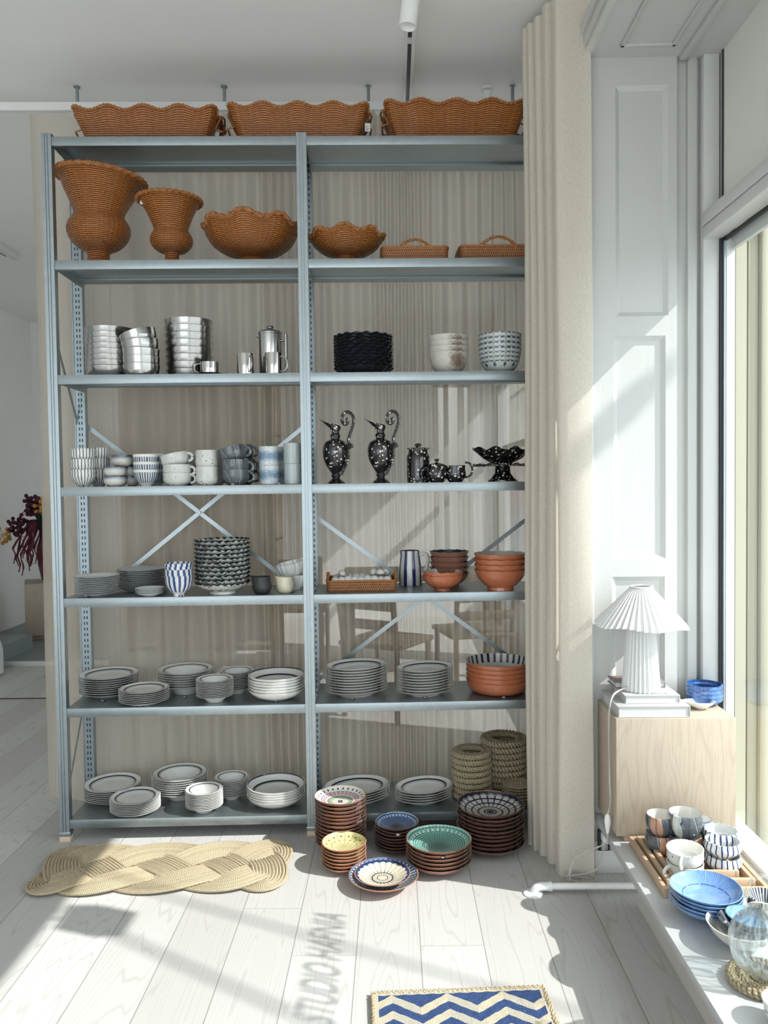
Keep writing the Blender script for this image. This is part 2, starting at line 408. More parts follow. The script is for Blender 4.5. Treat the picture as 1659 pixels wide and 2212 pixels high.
one('gasket_and_gap_shade', GASKET, lambda b: (b.box(1.168, 1.178, 2.884, YR, .22, 2.3), b.box(1.178, 1.187, -2.6, 2.9, 2.272, 2.285), b.box(1.168, 1.171, 2.866, 2.876, 2.372, 2.93)), WIN)  # rubber seals, plus a black strip added as the upper panel's shadow gap
one('spacer', plain('blue grey spacer', (.55, .64, .70), .3, .5), lambda b: b.box(1.178, 1.186, 2.874, 2.9, .22, 2.28), WIN)
one('pane', PANE, lambda b: b.quad((1.195, -2.6, .2), (1.195, 2.9, .2), (1.195, 2.9, 2.29), (1.195, -2.6, 2.29)), WIN)
def letters(txt, parent, name, mat, size, sx, ext=.0008, font=None):
    cu = bpy.data.curves.new(name, 'FONT'); cu.body = txt; cu.size = size; cu.extrude = ext; cu.align_x = 'CENTER'; cu.align_y = 'CENTER'
    c = bpy.data.objects.new(name, cu); COL.objects.link(c)
    me = bpy.data.meshes.new_from_object(c.evaluated_get(bpy.context.evaluated_depsgraph_get())); bpy.data.objects.remove(c); me.materials.clear(); me.materials.append(mat)
    o = bpy.data.objects.new(name, me); COL.objects.link(o); o.scale = (sx, 1, 1)
    if parent: o.parent = parent
    return o
tx = letters('STUDIO HAFNIA', None, 'window_lettering', plain('vinyl letters', (.12, .12, .12), .5), .148, .50, .0006)
tx.location = (1.199, 1.875, 1.343); tx.rotation_euler = (pi/2, 0, pi/2)
tag(tx, 'vinyl shop-name lettering stuck on the street side of the window glass', 'lettering')

# ledge in the window niche
HL = .22
lg = thing('window_ledge', 'long low white lacquered display ledge along the shop window', 'ledge', (.722, -2.5, 0))
one('top_board', LEDGE, lambda b: b.box(0, .475, 0, 5.395, HL-.028, HL, .0015), lg)
one('support_panel', m_paint('ledge side', (.62, .585, .54)), lambda b: b.box(.085, .105, 0, 5.17, 0, HL-.028), lg)

# floor pipe
pp = thing('heating_pipe', 'white enamelled heating pipe lying on the floor beside the ledge', 'pipe', (.47, 2.752, 0))
one('pipe_run', WHITE_METAL, lambda b: (b.tube([(.002, 0, .004)]+[(.004+.020*(1-cos(a)), 0, .006+.020*sin(a)) for a in [i*pi/12 for i in range(1, 7)]]+[(.06, 0, .026), (.062, 0, .026)], .0145, 14), b.tube([(.05, 0, .026), (.62, 0, .026)], .0115, 14)), pp)
one('elbow_collar', WHITE_METAL, lambda b: b.tube([(.054, 0, .026), (.064, 0, .026)], .0165, 14), pp)
one('floor_flange', WHITE_METAL, lambda b: b.lathe([(0, 0), (.034, 0), (.034, .004), (.026, .008), (.018, .010), (0, .010)], 28), pp)

# far room, seen past and through the curtain
LINO = m_paint('grey blue lino', (.22, .25, .26), .4)
struct(one('trim_3', [LINO, TRIM], lambda b: (b.box(-3.85, -2.3, 6.40, 8.6, 0, .035), b.box(-3.85, -2.3, 6.385, 6.405, 0, .04, .003, 1))))
struct(one('trim_4', plain('dark threshold', (.06, .055, .05)), lambda b: b.box(-3.85, -1.5, 5.39, 5.40, 0, .006)))
st = thing('staircase', 'white painted stair foot with grey treads behind the curtain', 'staircase', (-3.17, 6.05, 0))
one('stringer', TRIM, lambda b: b.prism([(-.65, .0), (.13, 0), (.16, .02), (.16, .2), (.14, .27), (.06, .34), (-.65, .78)], .0, .05, 'y'), st)
one('tread', LINO, lambda b: (b.box(-.65, .0, .05, .9, .0, .16), b.box(-.65, -.28, .05, .9, .16, .34)), st)
one('riser_edge', TRIM, lambda b: b.box(-.65, .12, -.02, .0, 0, .05), st)
pd = one('pedestal', OAK, lambda b: (b.box(-.22, .22, -.22, .22, .04, .52, .003), b.box(-.17, .17, -.17, .17, 0, .041)), loc=(-3.26, 7.55, .036), rot=(0, 0, radians(24)))
tag(pd, 'oak veneer plinth block on the lino beyond the staircase', 'pedestal')
VX = Vector((-3.24, 7.5, .557))
vs = one('floor_vase', plain('oxblood glaze', (.12, .02, .025), .2), lambda b: b.lathe([(0, 0), (.05, 0), (.07, .02), (.10, .16), (.11, .3), (.08, .42), (.075, .46), (.068, .46), (.07, .4), (0, .38)], 32), loc=VX)
tag(vs, 'tall oxblood vase on the plinth, half hidden by the curtain', 'vase')
bq = thing('flower_bouquet', 'dark bouquet with drooping red strands in the oxblood vase', 'flowers', VX+Vector((0, 0, .46)))
def amaranth(b):
    for k in range(44):
        a = random.uniform(0, 2*pi); L = random.uniform(.3, .55); R = random.uniform(.08, .3)
        p = [(R*cos(a)*min(1, t*1.6), R*sin(a)*min(1, t*1.6), .12*sin(min(1, t*1.6)*pi)-L*max(0, t-.3)) for t in [i/14 for i in range(15)]]
        p = [(x+.012*sin(i*1.3+k), y+.01*cos(i+k), z) for i, (x, y, z) in enumerate(p)]
        b.tube(p, lambda t, k=k: .014*(1-t*.6)*(1+.35*sin(t*60)), 5)
one('amaranth_strands', plain('amaranth', (.10, .015, .025), .8), amaranth, bq)
def leafs(b):
    for k in range(30):
        a = random.uniform(0, 2*pi); el = random.uniform(-.2, 1.2); L = random.uniform(.15, .34); d = Vector((cos(a)*cos(el), sin(a)*cos(el), sin(el))); n = d.cross(Vector((0, 0, 1))).normalized()*L*.16; o = d*.08
        b.grid([[o], [o+d*L*.35-n, o+d*L*.35+Vector((0, 0, .012)), o+d*L*.35+n], [o+d*L*.7-n*.8, o+d*L*.7, o+d*L*.7+n*.8], [o+d*L]])
one('leaves', plain('dark leaf', (.02, .05, .03), .5), leafs, bq)
def blooms(b, k0, c, n, r):
    q = random.Random(k0); pts = [(c[0]+q.uniform(-r, r), c[1]+q.uniform(-r, r), c[2]+q.uniform(-r, r)) for k in range(n)]
    b.tube(pts, .004, 4)
    for p in pts: b.ball(p, .02, seg=6, rings=4)
for k, (c, n, r) in enumerate((((-.08, -.12, .26), 50, .09), ((-.24, -.08, .06), 40, .08))): one('bloom_cluster', plain('plum bloom', (.07, .01, .03), .8), lambda b: blooms(b, k+1, c, n, r), bq)
for k, (c, n, r) in enumerate((((.07, -.13, .22), 50, .1), ((-.38, -.1, -.02), 16, .08))): one('bloom_cluster', plain('amber bloom', (.55, .26, .05), .8), lambda b: blooms(b, k+3, c, n, r), bq)
def chair(b):
    for x in (-.2, .2):
        b.tube([(x, -.2, 0), (x, -.2, .45)], .018, 8); b.tube([(x, .2, 0), (x, .2, .45), (x*1.02, .26, .86)], .018, 8)
WOODD = plain('dark chair wood', (.10, .075, .055), .5)
for k, (x, y, r) in enumerate(((-.05, 5.0, 2.6), (.52, 5.3, 3.4), (-.75, 6.4, 3.1))):
    c = thing('cafe_chair', ['dark wooden ladder-back chair behind the curtain, beside the middle post', 'dark wooden ladder-back chair behind the curtain near the window', 'dark wooden ladder-back chair deepest in the far room'][k], 'chair', (x, y, 0), (0, 0, r), 'chairs in the far room')
    one('seat', WOODD, lambda b: b.box(-.22, .22, -.22, .22, .44, .47, .008), c)
    for sx in (-1, 1):
        one('leg', WOODD, lambda b, sx=sx: b.tube([(sx*.19, -.19, 0), (sx*.19, -.19, .44)], .018, 8), c); one('leg', WOODD, lambda b, sx=sx: b.tube([(sx*.19, .2, 0), (sx*.19, .2, .45), (sx*.195, .26, .88)], .018, 8), c)
    for z in (.56, .68, .8): one('back_slat', WOODD, lambda b, z=z: b.box(-.19, .19, .215+.14*(z-.5), .235+.14*(z-.5), z, z+.06, .004), c)
tb = thing('dining_table', 'dark wooden table seen faintly through the sheer curtain', 'table', (.2, 6.2, 0))
one('tabletop', WOODD, lambda b: b.box(-.6, .6, -.4, .4, .72, .75, .004), tb)
for sx in (-1, 1):
    for sy in (-1, 1): one('leg', WOODD, lambda b, sx=sx, sy=sy: b.box(sx*.55-.025, sx*.55+.025, sy*.35-.025, sy*.35+.025, 0, .72), tb)
cb = thing('added_cabinet', 'made-up tall brown cabinet giving a darker zone through the curtain', 'cabinet', (-1.35, 6.9, 0))  # cabinet added for the darker zone behind the sheer
BRN = plain('brown cabinet', (.25, .19, .145), .6)
def cabinet(b):
    b.box(-1.0, .35, .3, .33, 0, 2.4)
    for x in (-1.0, -.56, -.1, .32): b.box(x, x+.03, 0, .3, 0, 2.4)
one('carcass', BRN, cabinet, cb)
for z in (.05, .5, .95, 1.4, 1.85, 2.37): one('shelf', BRN, lambda b, z=z: b.box(-1.0, .35, 0, .3, z, z+.025), cb)

# ------------------------------------------------------------------ outside
STREET = m_paint('asphalt', (.30, .30, .30), .8)
struct(one('street', STREET, lambda b: b.box(1.25, 60, -40, 90, -.25, -.2)))
struct(one('dimming_wall', m_paint('dimming wall render', (.55, .55, .53), .8), lambda b: b.box(-6, 1.3, 10.2, 10.4, -.2, 7)))  # wall added to dim the bright sky behind the far window
struct(one('pavement', m_paint('paving', (.34, .335, .32), .8), lambda b: b.box(1.2, 3.2, -40, 60, -.2, -.05)))
CREAM = m_paint('cream render', (.46, .44, .335), .7)
def jamb(b):
    b.box(1.216, 1.255, 2.87, 3.0, -.05, 2.6); b.box(1.255, 1.262, 2.90, 3.0, -.05, 2.6); b.box(1.262, 1.30, 2.875, 3.0, -.05, 2.6, .006); b.box(1.30, 1.335, 2.855, 3.3, -.05, 5, .006)
    b.box(1.2, 1.33, 3.0, 4.25, -.05, 5); b.box(1.2, 1.33, -2.6, 3.0, 2.36, 5.0)
struct(one('trim_5', CREAM, jamb))
def facade(b):
    b.box(8.5, 9.5, 8, 60, 4.2, 15); b.box(8.5, 9.5, 8, 60, 0, 4.2, 0, 1)
    for z in (4.2, 7.6, 11): b.box(8.3, 8.6, 8, 60, z, z+.22)
fb = thing('street_house', 'cream and pink town house across the street seen through the window', 'building', (0, 0, -.2))
one('facade', [CREAM, m_paint('pink render', (.42, .30, .26), .8)], facade, fb)
WGL = plain('sky reflecting panes', (.25, .33, .4), .1)
for iz, z in enumerate((1.4, 5.0, 8.3, 11.6)):
    for iy in range(9):
        y = 13+iy*2.7
        f = one('window', TRIM, lambda b: (b.box(8.40, 8.52, y-.06, y, z, z+1.9), b.box(8.40, 8.52, y+1.1, y+1.16, z, z+1.9), b.box(8.40, 8.52, y, y+1.1, z, z+.07), b.box(8.40, 8.52, y, y+1.1, z+1.83, z+1.9), b.box(8.41, 8.52, y+.52, y+.58, z, z+1.9), b.box(8.41, 8.52, y, y+1.1, z+1.25, z+1.31)), fb)
        one('pane', WGL, lambda b: b.box(8.45, 8.50, y, y+1.1, z, z+1.9), f)
cr = thing('parked_car', 'white car parked at the kerb outside the shop window', 'car', (3.35, 5.7, -.2))
CW = plain('white car paint', (.45, .46, .47), .25, 0, .5)
def carbody(b):
    pr = [(0, .35), (.02, .75), (.15, .95), (1.0, 1.02), (1.1, .95), (4.0, .85), (4.25, .6), (4.25, .35)]
    b.prism([(y, z) for y, z in pr], 0, 1.75, 'x')
one('body', CW, carbody, cr)
one('cabin', [CW], lambda b: b.prism([(.2, .95), (.5, 1.5), (.75, 1.58), (2.1, 1.56), (2.9, .92)], .1, 1.65, 'x'), cr)
one('side_window', plain('car glass', (.08, .1, .11), .08), lambda b: b.prism([(.5, 1.0), (.68, 1.42), (2.05, 1.42), (2.55, 1.0)], .085, .12, 'x'), cr)
for y in (.85, 3.4):
    for x in (.0, 1.55): 
        wl = one('wheel', GASKET, lambda b: b.tube([(x, y, .32), (x+.2, y, .32)], .32, 24), cr); one('hub_cap', METAL, lambda b: b.tube([(x-.012, y, .32), (x+.212, y, .32)], .19, 20), wl)
def sunback(x, y, z, t): return Vector((x, y, z))-SUN_DIR*(t/(-SUN_DIR.x))
IRON = plain('street iron', (.12, .12, .13), .5, .5)
sg = thing('hanging_sign', 'square shop sign on an iron bracket above the street window', 'sign', sunback(-1.0, 2.6, 0, 2.36))
one('sign_board', WHITE_METAL, lambda b: b.box(-.05, .05, -.075, .075, -.07, .07, .004), sg); one('bracket', IRON, lambda b: b.tube([(0, 0, 0), (-.4, .02, .06)], .007, 8), sg)
lampw = thing('street_lamp', 'capsule street lamp slung on wires across the road', 'street lamp', sunback(.87, YR, 1.72, 3.0))
one('lamp_body', IRON, lambda b: (b.tube([(0, 0, 0), (0, -.13, 0)], .055, 16), b.ball((0, 0, 0), .055), b.ball((0, -.13, 0), .055)), lampw)
for k, ((x0, y0), (x1, y1), r) in enumerate((((-.934, 2.536), (-.348, 2.16), .013), ((-.734, 2.715), (.158, 2.285), .010))):
    a, c = sunback(x0, y0, 0, 5.5), sunback(x1, y1, 0, 5.5); d = c-a
    wr = one('overhead_cable', GASKET, lambda b: b.tube([a-d*1.6, a, c, c+d*1.2], r, 8)); tag(wr, ['thick overhead cable strung across the street', 'thin overhead cable strung across the street'][k], 'cable')
# ------------------------------------------------------------------ curtains, rail, ceiling fittings
def fold_path(x0, x1, spec, n):
    """x along the rail, y from pleats whose width changes; spec: (until x, pleat width, depth)"""
    out, ph, x, rw = [], 0.0, x0, 0.0; dx = (x1-x0)/n; rr = random.Random(5)
    am = 1.0; w = .08
    for i in range(n+1):
        for lim, wid, dep in spec:
            if x <= lim: break
        am += .015*((.75+.5*rr.random())-am); w += .05*(wid-w)
        rw += .02*(rr.random()-.5-rw*.3); ph += 2*pi*dx/(w*(1+rw*1.6))
        out.append((x, dep*am*sin(ph))); x += dx
    return out
def curtain(name, path, z0, z1, mat, label, amp_top=.75, rows=26, hem=0.0):
    mb = MB(); P = [Vector((x, y, 0)) for x, y in path]; us = [0]
    for a, b in zip(P, P[1:]): us.append(us[-1]+(b-a).length)
    mx = sum((p.x for p in P))/len(P); my = sum((p.y for p in P))/len(P); R = []
    rr = random.Random(3); wob = [rr.uniform(-1, 1) for _ in range(len(P))]
    for i in range(rows+1):
        t = i/rows; z = z0+(z1-z0)*t
        R.append([(p.x+.004*sin(7*t+p.x*30), p.y+.006*sin(5*t+p.x*21+1)+.004*wob[j//9 % len(wob)]*(1-t), z+(.0 if t < 1 else .006*sin(j*.06))) for j, p in enumerate(P)])
    mb.grid(R, uvs=[(z0+(z1-z0)*i/rows) for i in range(rows+1)], us=us)
    return tag(mb.obj(name, mat, sharp=0), label, 'curtain')
SHEER = m_linen('sheer linen', .27); THICK = m_linen('linen panel', .04, (.78, .72, .625), .35)
fp = fold_path(-1.575, .735, [(-1.25, .30, .02), (-.62, .105, .026), (-.40, .036, .030), (-.1, .085, .028), (.08, .03, .032), (.2, .06, .03), (.36, .12, .03), (.5, .05, .03), (9, .07, .03)], 820)
fp = [(x, 3.578+.035*(x+1.6)+y) for x, y in fp]
curtain('sheer_curtain', fp, .02, 3.075, SHEER, 'sheer beige linen curtain hung close behind the metal rack')
zig = []
key = [(.705, 2.855), (.59, 2.865), (.583, 2.92), (.628, 2.95), (.575, 2.965), (.565, 3.0), (.61, 3.02), (.553, 3.03), (.545, 3.055), (.59, 3.075), (.532, 3.08), (.526, 3.105), (.57, 3.12), (.52, 3.13), (.515, 3.15), (.56, 3.165)]
for (a, b), (c, d) in zip(key, key[1:]):
    for k in range(10): zig.append((a+(c-a)*k/10, b+(d-b)*k/10))
for _ in range(5): zig = [zig[0]]+[((p[0]+2*q[0]+r[0])/4, (p[1]+2*q[1]+r[1])/4) for p, q, r in zip(zig, zig[1:], zig[2:])]+[zig[-1]]
curtain('drawn_curtain', zig, .0, 3.15, THICK, 'gathered linen curtain drawn in front of the rack end beside the window')
rl = thing('curtain_rail', 'white curtain rail hung on rods from the ceiling behind the rack', 'curtain rail', (-2.7, 3.545, 3.092), (0, 0, .035))
one('rail_profile', WHITE_METAL, lambda b: b.box(0, 3.43, -.012, .012, 0, .036, .002), rl)
for px in (180, 490, 797, 1108):
    P = ony(px, 215, 3.66); x = (P.x+2.7)
    one('hanging_rod', METAL, lambda b: (b.tube([(x, 0, .03), (x, 0, HC-3.092)], .0075, 10), b.tube([(x, 0, HC-3.092-.006), (x, 0, HC-3.092)], .014, 12)), rl)
trk = thing('lighting_track', 'slim recessed ceiling lighting track running above the rack', 'lighting track', (.088, 1.5, HC))
one('track_profile', WHITE_METAL, lambda b: (b.box(-.022, -.008, 0, 2.9, -.03, 0), b.box(.008, .022, 0, 2.9, -.03, 0)), trk)
one('track_slot', DARK, lambda b: b.box(-.008, .008, 0, 2.9, -.018, -.004), trk)
one('track_joiner', WHITE_METAL, lambda b: b.box(-.008, .008, 1.72, 1.75, -.027, -.004), trk)
sp = thing('spotlight', 'white cylinder spotlight hanging from the ceiling track', 'spotlight', (.088, 2.87, HC-.0305))
one('lamp_housing', WHITE_METAL, lambda b: (b.lathe([(0, .012), (.026, .012), (.028, 0), (.0315, 0), (.0315, .135), (0, .135)], 32), b.xf(Matrix.Translation((-.016, 0, -.142)) @ Matrix.Rotation(radians(7), 4, 'Y'))), sp)
one('swivel_arm', WHITE_METAL, lambda b: b.box(-.012, .012, -.05, .05, -.012, -.001, .003), sp)
sn = thing('ceiling_sensor', 'small white ceiling sensor above the basket beside the drawn curtain', 'sensor', (onz(1052, 207, 3.165).x, onz(1052, 207, 3.165).y, HC))
one('sensor_base', WHITE_METAL, lambda b: b.lathe([(0, 0), (.03, 0), (.03, -.012), (0, -.012)], 20), sn); one('sensor_head', WHITE_METAL, lambda b: b.box(-.015, .015, -.012, .012, -.05, -.012, .003), sn)
tl = thing('linear_ceiling_light', 'white linear ceiling light in the far room beyond the staircase', 'ceiling light', (-2.82, 4.6, HC))
one('light_housing', WHITE_METAL, lambda b: b.box(-.03, .03, 0, 1.5, -.045, 0, .003), tl); one('track_slot', DARK, lambda b: b.box(-.04, -.03, 0, 1.4, -.045, -.03), tl)

# ------------------------------------------------------------------ the metal rack
rack = thing('storage_rack', 'tall galvanised steel storage rack with two bays standing before the curtain', 'shelving rack', (RX, RY, 0), (0, 0, RT))
DP, TOP = .335, 2.825
def post(b, rear=False):
    s_ = -1 if rear else 1
    b.prism([(0, 0), (.013, 0), (.013, .004), (.0165, .004), (.0165, 0), (.0235, 0), (.0235, .004), (.027, .004), (.027, 0), (.04, 0), (.04, .034), (.03, .034), (.03, .008), (.01, .008), (.01, .034), (0, .034)], .028, TOP, 'z')
for k, s0 in enumerate((0, 1.0, 2.0)):
    p = one('post', METAL, lambda b: post(b), rack, (s0, 0, 0)); 
    one('base_cap', METAL, lambda b: b.box(-.003, .043, -.003, .037, .022, .04, .001), p)
    q = one('post', SLOT, lambda b: (b.box(0, .04, 0, .034, .028, TOP), b.box(-.004, 0, -.004, .01, .028, TOP)), rack, (s0+.002, DP-.034, 0))
    for dd in (0, DP-.036): one('foot_block', PINE, lambda b: b.box(s0-.002, s0+.042, dd, dd+.036, 0, .024, .001), rack)
def board(b, w):
    e = .0016
    b.box(0, w, 0, DP, -e, 0); b.box(0, w, 0, e, -.036, 0, .0007); b.box(0, w, DP-e, DP, -.012, 0)
    b.box(0, e, 0, DP, -.036, 0); b.box(w-e, w, 0, DP, -.036, 0)
    b.box(0, w, .0, .018, -.036, -.034); b.box(0, w, DP-.065, DP-e, -.012, -e*1.5)
for k, z in enumerate(ZS):
    for s0 in (.0405, 1.0405): one('shelf_board', METAL, lambda b: board(b, .959), rack, (s0, .002, z))
def flat(b, a, c):
    a, c = Vector(a), Vector(c); d = (c-a).normalized(); n = Vector((-d.z, 0, d.x))*.009 if abs(d.x) > .01 else Vector((0, -d.z, d.y))*.009
    t = d.cross(n).normalized()*.0012
    for q in (t,): b.quad(a-n+q, c-n+q, c+n+q, a+n+q); b.quad(a-n-q, c-n-q, c+n-q, a+n-q); b.quad(a-n-q, c-n-q, c-n+q, a-n+q); b.quad(a+n-q, c+n-q, c+n+q, a+n+q)
for s0, zc in ((0, 1.315), (1.0, .925)):
    h = .40 if s0 == 0 else .375
    for sg_ in (1, -1): one('cross_brace', METAL, lambda b: flat(b, (s0+.02, DP+.004, zc+h*sg_), (s0+1.02, DP+.004, zc-h*sg_)), rack)
    one('brace_bolt', METAL, lambda b: b.tube([(s0+.52, DP-.004, zc), (s0+.52, DP+.006, zc)], .008, 8), rack)
for z0, z1 in ((2.12, 1.70), (.09, .52)): one('side_brace', METAL, lambda b: flat(b, (.006, .03, z0), (.006, DP-.02, z1)), rack)
# ------------------------------------------------------------------ glazes, wicker, rope
@cached
def ringed(R, ys=1.0):
    s = S('ringed white glaze'); x, y, z = s.xyz(); y = y*(1/ys); r = op('SQRT', x*x+y*y); q = r*(1/R); n = s.noise(s.P(), 30, 3)
    k = Mx(band(q, .735, .80, .006), Mx(band(q, .70, .712, .004), band(q, .955, .985, .006)))
    return s.done(s.mix(k, s.mix(n, (.70, .70, .665), (.78, .78, .75)), (.025, .03, .045)), .22, 0, coat=.3)
CREAMW = plain('off white glaze', (.76, .755, .715), .22, 0, .3, .04)
RINGB = plain('white glaze underside', (.74, .735, .70), .3, 0, .1, .04)
TERRA = plain('brown glazed terracotta', (.25, .115, .08), .30, 0, .35, .2, 14)
TERRAD = plain('dark brown glaze', (.13, .065, .052), .28, 0, .4, .25, 14)
TERRAO = plain('orange glazed terracotta', (.42, .13, .06), .22, 0, .5, .14, 16)
STEEL = plain('brushed steel', (.46, .455, .44), .2, 1.0, 0, .03, 8)
BLACKG = plain('black glaze', (.018, .019, .022), .12, 0, .4)
NAVY = (.02, .05, .14)
@cached
def folk(kind, R):
    s = S('folk plate '+kind); r, t, z = s.polar(); q = r*(1/R); w = s.noise(s.P(), 40, 2)
    q = q+(w-.5)*.02; a = t*(1/(2*pi))
    if kind in ('green', 'blue'):
        dk, md, lt = ((.035, .14, .115), (.07, .25, .205), (.50, .66, .58)) if kind == 'green' else ((.012, .03, .09), (.02, .065, .19), (.46, .55, .66))
        da = Sin(a*(2*pi*52)+w*2)
        dash = (Fr(q*15) < .34)*(da > -.55); c = s.mix(ss(.1, .9, q), dk, md)
        c = s.mix(dash*ss(.12, .5, q)*.85, c, lt); c = s.mix(band(q, .80, .87)*(Sin(a*(2*pi*34)) > -.2)*.9, c, lt); c = s.mix(ss(.945, .96, q), c, lt)
    elif kind in ('dark', 'cream'):
        n = 22.0; cell = band(Fr(a*n), .10, .90, .03); g = band(Fr(q*5.2+.1), .14, .88, .03)
        bg, lt = ((.012, .016, .04), (.50, .49, .45)) if kind == 'dark' else ((.035, .05, .075), (.66, .585, .45))
        c = s.mix(cell*g*ss(.1, .13, q), bg, lt)
        if kind == 'cream': c = s.mix(band(q, .5, .87, .01)*band(Fr(a*n), .04, .97, .015), c, (.68, .60, .46)); c = s.mix((q < .17)*1.0, c, (.62, .55, .42))
        edge = q+Abs(Sin(a*(pi*n)))*-.05; c = s.mix(ss(.825, .835, edge), c, NAVY if kind == 'cream' else (.012, .016, .035))
        c = s.mix(band(edge, .845, .865)*.7, c, (.6, .58, .52)) if kind == 'dark' else c
    elif kind == 'blueedge':
        c = s.mix((Sin(a*(2*pi*40)+Fl(q*16)*1.6) > .1)*(q < .93), (.03, .075, .17), (.66, .66, .60)); c = s.mix(ss(.93, .95, q)*1.0, c, (.10, .2, .36))
    elif kind == 'yellow':
        c = s.mix(ss(0, .8, q), (.52, .46, .2), (.66, .61, .28)); l = Abs(Sin(a*(pi*14)))
        c = s.mix((l < .1+q*.02)*(q < .86)*.8, c, (.15, .10, .05)); c = s.mix((l > .93)*band(q, .1, .58)*.8, c, (.62, .63, .5))
        c = s.mix(band(q, .55, .58)*(l < .8), c, (.2, .12, .06)); c = s.mix((l > .95)*band(q, .74, .81), c, (.05, .03, .03))
    else:
        c = s.mix((q < .92)*1.0, (.70, .64, .57), (.74, .70, .64)); l = Abs(Sin(a*(pi*26)))
        c = s.mix((l > .9)*band(q, .82, .89), c, (.03, .02, .03)); c = s.mix(band(q, .70, .74)*(l > .25), c, (.12, .13, .28))
        c = s.mix(band(q, .56, .68)*(l > .3)*.75, c, (.46, .13, .18)); c = s.mix(band(q, .32, .46)*(l > .25)*.85, c, (.13, .27, .13)); c = s.mix(band(q, .46, .49)*1.0, c, (.05, .09, .06))
        c = s.mix((l < .35)*(q < .32)*.8, c, (.12, .08, .08))
    c = s.mix((q > (.985 if kind in ('green', 'blue', 'blueedge') else .97))*1.0, c, (.33, .15, .10))
    return s.done(c, .14, 0, coat=.5)
@cached
def wicker(stakes, row=.0078, meters=False, dark=1.0, key=''):
    s = S('woven rattan'); u, v = s.uv(); nz = s.noise(s.P(), 25, 3); n2 = s.noise(s.P(), 130, 2)
    U = u*(stakes*1.0); V = v*(1/row)+(nz-.5)*.5; par = Fl(V)
    prof = Abs(Sin(V*pi)); wave = Sin((U+par)*pi)
    h = prof*(.84+.16*wave); stk = 1-ss(.0, .18, Abs(Fr(U+.5)-.5))
    T = lambda *c: tuple(x*dark for x in c)
    c = s.mix(ss(.12, .62, h), T(.085, .024, .006), T(.40, .135, .028)); c = s.mix(ss(.6, .95, h)*.6, c, T(.56, .22, .055))  # shade in the weave's crevices is put into the colour
    c = s.mix(stk*.35, c, T(.46, .185, .05)); c = s.mix(ss(.35, .7, nz)*.35, c, T(.24, .075, .016))
    return s.done(c, .38, 0, h+stk*.4, .9, .004, coat=.12)
RATT = plain('rattan cane', (.34, .13, .035), .38, 0, .15, .3, 60, .3)
@cached
def traywicker():
    s = S('cross woven rattan'); u, v = s.uv(); nz = s.noise(s.P(), 60, 2)
    U = u*(1/.0085); V = v*(1/.011); gap = band(Fr(U+Fl(V)*.5), .32, .68, .08)*band(Fr(V), .28, .75, .08)
    h = Abs(Sin(V*pi))*.6+Abs(Sin(U*pi))*.4
    c = s.mix(nz, (.27, .10, .032), (.40, .17, .06)); c = s.mix(gap*.92, c, (.02, .01, .006))
    return s.done(c, .4, 0, h-gap, .8, .003)
@cached
def jute(name, a, b, sc=1.0, tw=.0065):
    s = S(name); u, v = s.uv(); n = s.noise(s.P(), 90*sc, 3); st = Sin((v*(1/tw)+u*2)*(2*pi)); f = s.noise(s.P(), 420, 2)
    c = s.mix(n*.7+f*.3, a, b); c = s.mix(ss(.1, .9, st*-1.0)*.45, c, tuple(x*.45 for x in a))
    return s.done(c, .85, 0, st*.6+f*.5, .7, .002, spec=.15)
ROPE = jute('jute rope', (.40, .32, .20), (.60, .51, .36))
ROPED = jute('sisal braid', (.32, .26, .165), (.47, .40, .27))
def dots(name, base, dot, scale, thr, keep, rough=.12, base2=None, bs=22):
    s = S(name); d, c = s.vor(s.P(), scale, .9); r = s.rnd()
    b = s.mix(s.noise(s.P(), bs, 3), base, base2 or base)
    k = (1-ss(thr*.85, thr, d+(1-c)*thr*.35))*(c > keep)
    d2, c2 = s.vor(s.P(), scale*2.1, 1); k = Mx(k, (1-ss(thr*.5, thr*.6, d2))*(c2 > .86 if keep > .1 else c2 > .72))
    return s.done(s.mix(k, b, dot), rough, 0, coat=.5)
SPECK = dots('black glaze with cream drips', (.010, .009, .011), (.70, .66, .56), 66, .34, .10)
DOTTED = dots('grey white glaze with black dots', (.50, .505, .47), (.02, .025, .035), 90, .25, .70, .3, (.64, .64, .60))
DOTTED2 = dots('pale glaze with dark dots', (.56, .57, .54), (.025, .03, .05), 80, .27, .70, .25, (.74, .74, .70))
@cached
def stripes(n, base, line, w=.16, wob=.5, zmin=-1, key='', rough=.22):
    s = S('striped glaze'+key); r, t, z = s.polar(); k = s.noise(s.vec(z*30, t*2, 0), 1, 2)
    f = Fr(t*(n/(2*pi))+(k-.5)*wob); m = band(f, .5-w, .5+w, .03)*(z > zmin)*(r > .012)
    return s.done(s.mix(m, s.mix(k, tuple(x*.93 for x in base), base), line), rough, 0, coat=.35)
@cached
def drops(z0, z1):
    s = S('blue drop glaze'); r, t, z = s.polar(); n = 30/(2*pi); f = Fr(t*n); k = s.white(Fl(t*n))
    m = band(f, .5-.3, .5+.3, .08)*band(z, z0, z1, .002)
    return s.done(s.mix(m, (.72, .725, .70), s.mix(k, (.01, .015, .03), (.12, .19, .29))), .2, 0, coat=.4)
@cached
def layered(zs, cols):
    s = S('banded glaze'); x, y, z = s.xyz(); n = s.noise(s.vec(x*60, y*60, z*120), 1, 3); zz = z+(n-.5)*.008
    c = s.mix(0.0, cols[0], cols[0])
    for q, col in zip(zs, cols[1:]): c = s.mix(ss(q-.003, q+.003, zz), c, col)
    c = s.mix(ss(.4, .75, s.noise(s.vec(x*25, y*25, z*160), 1, 3))*.35, c, (.62, .60, .55))
    return s.done(c, .25, 0, n, .2, .002, coat=.3)
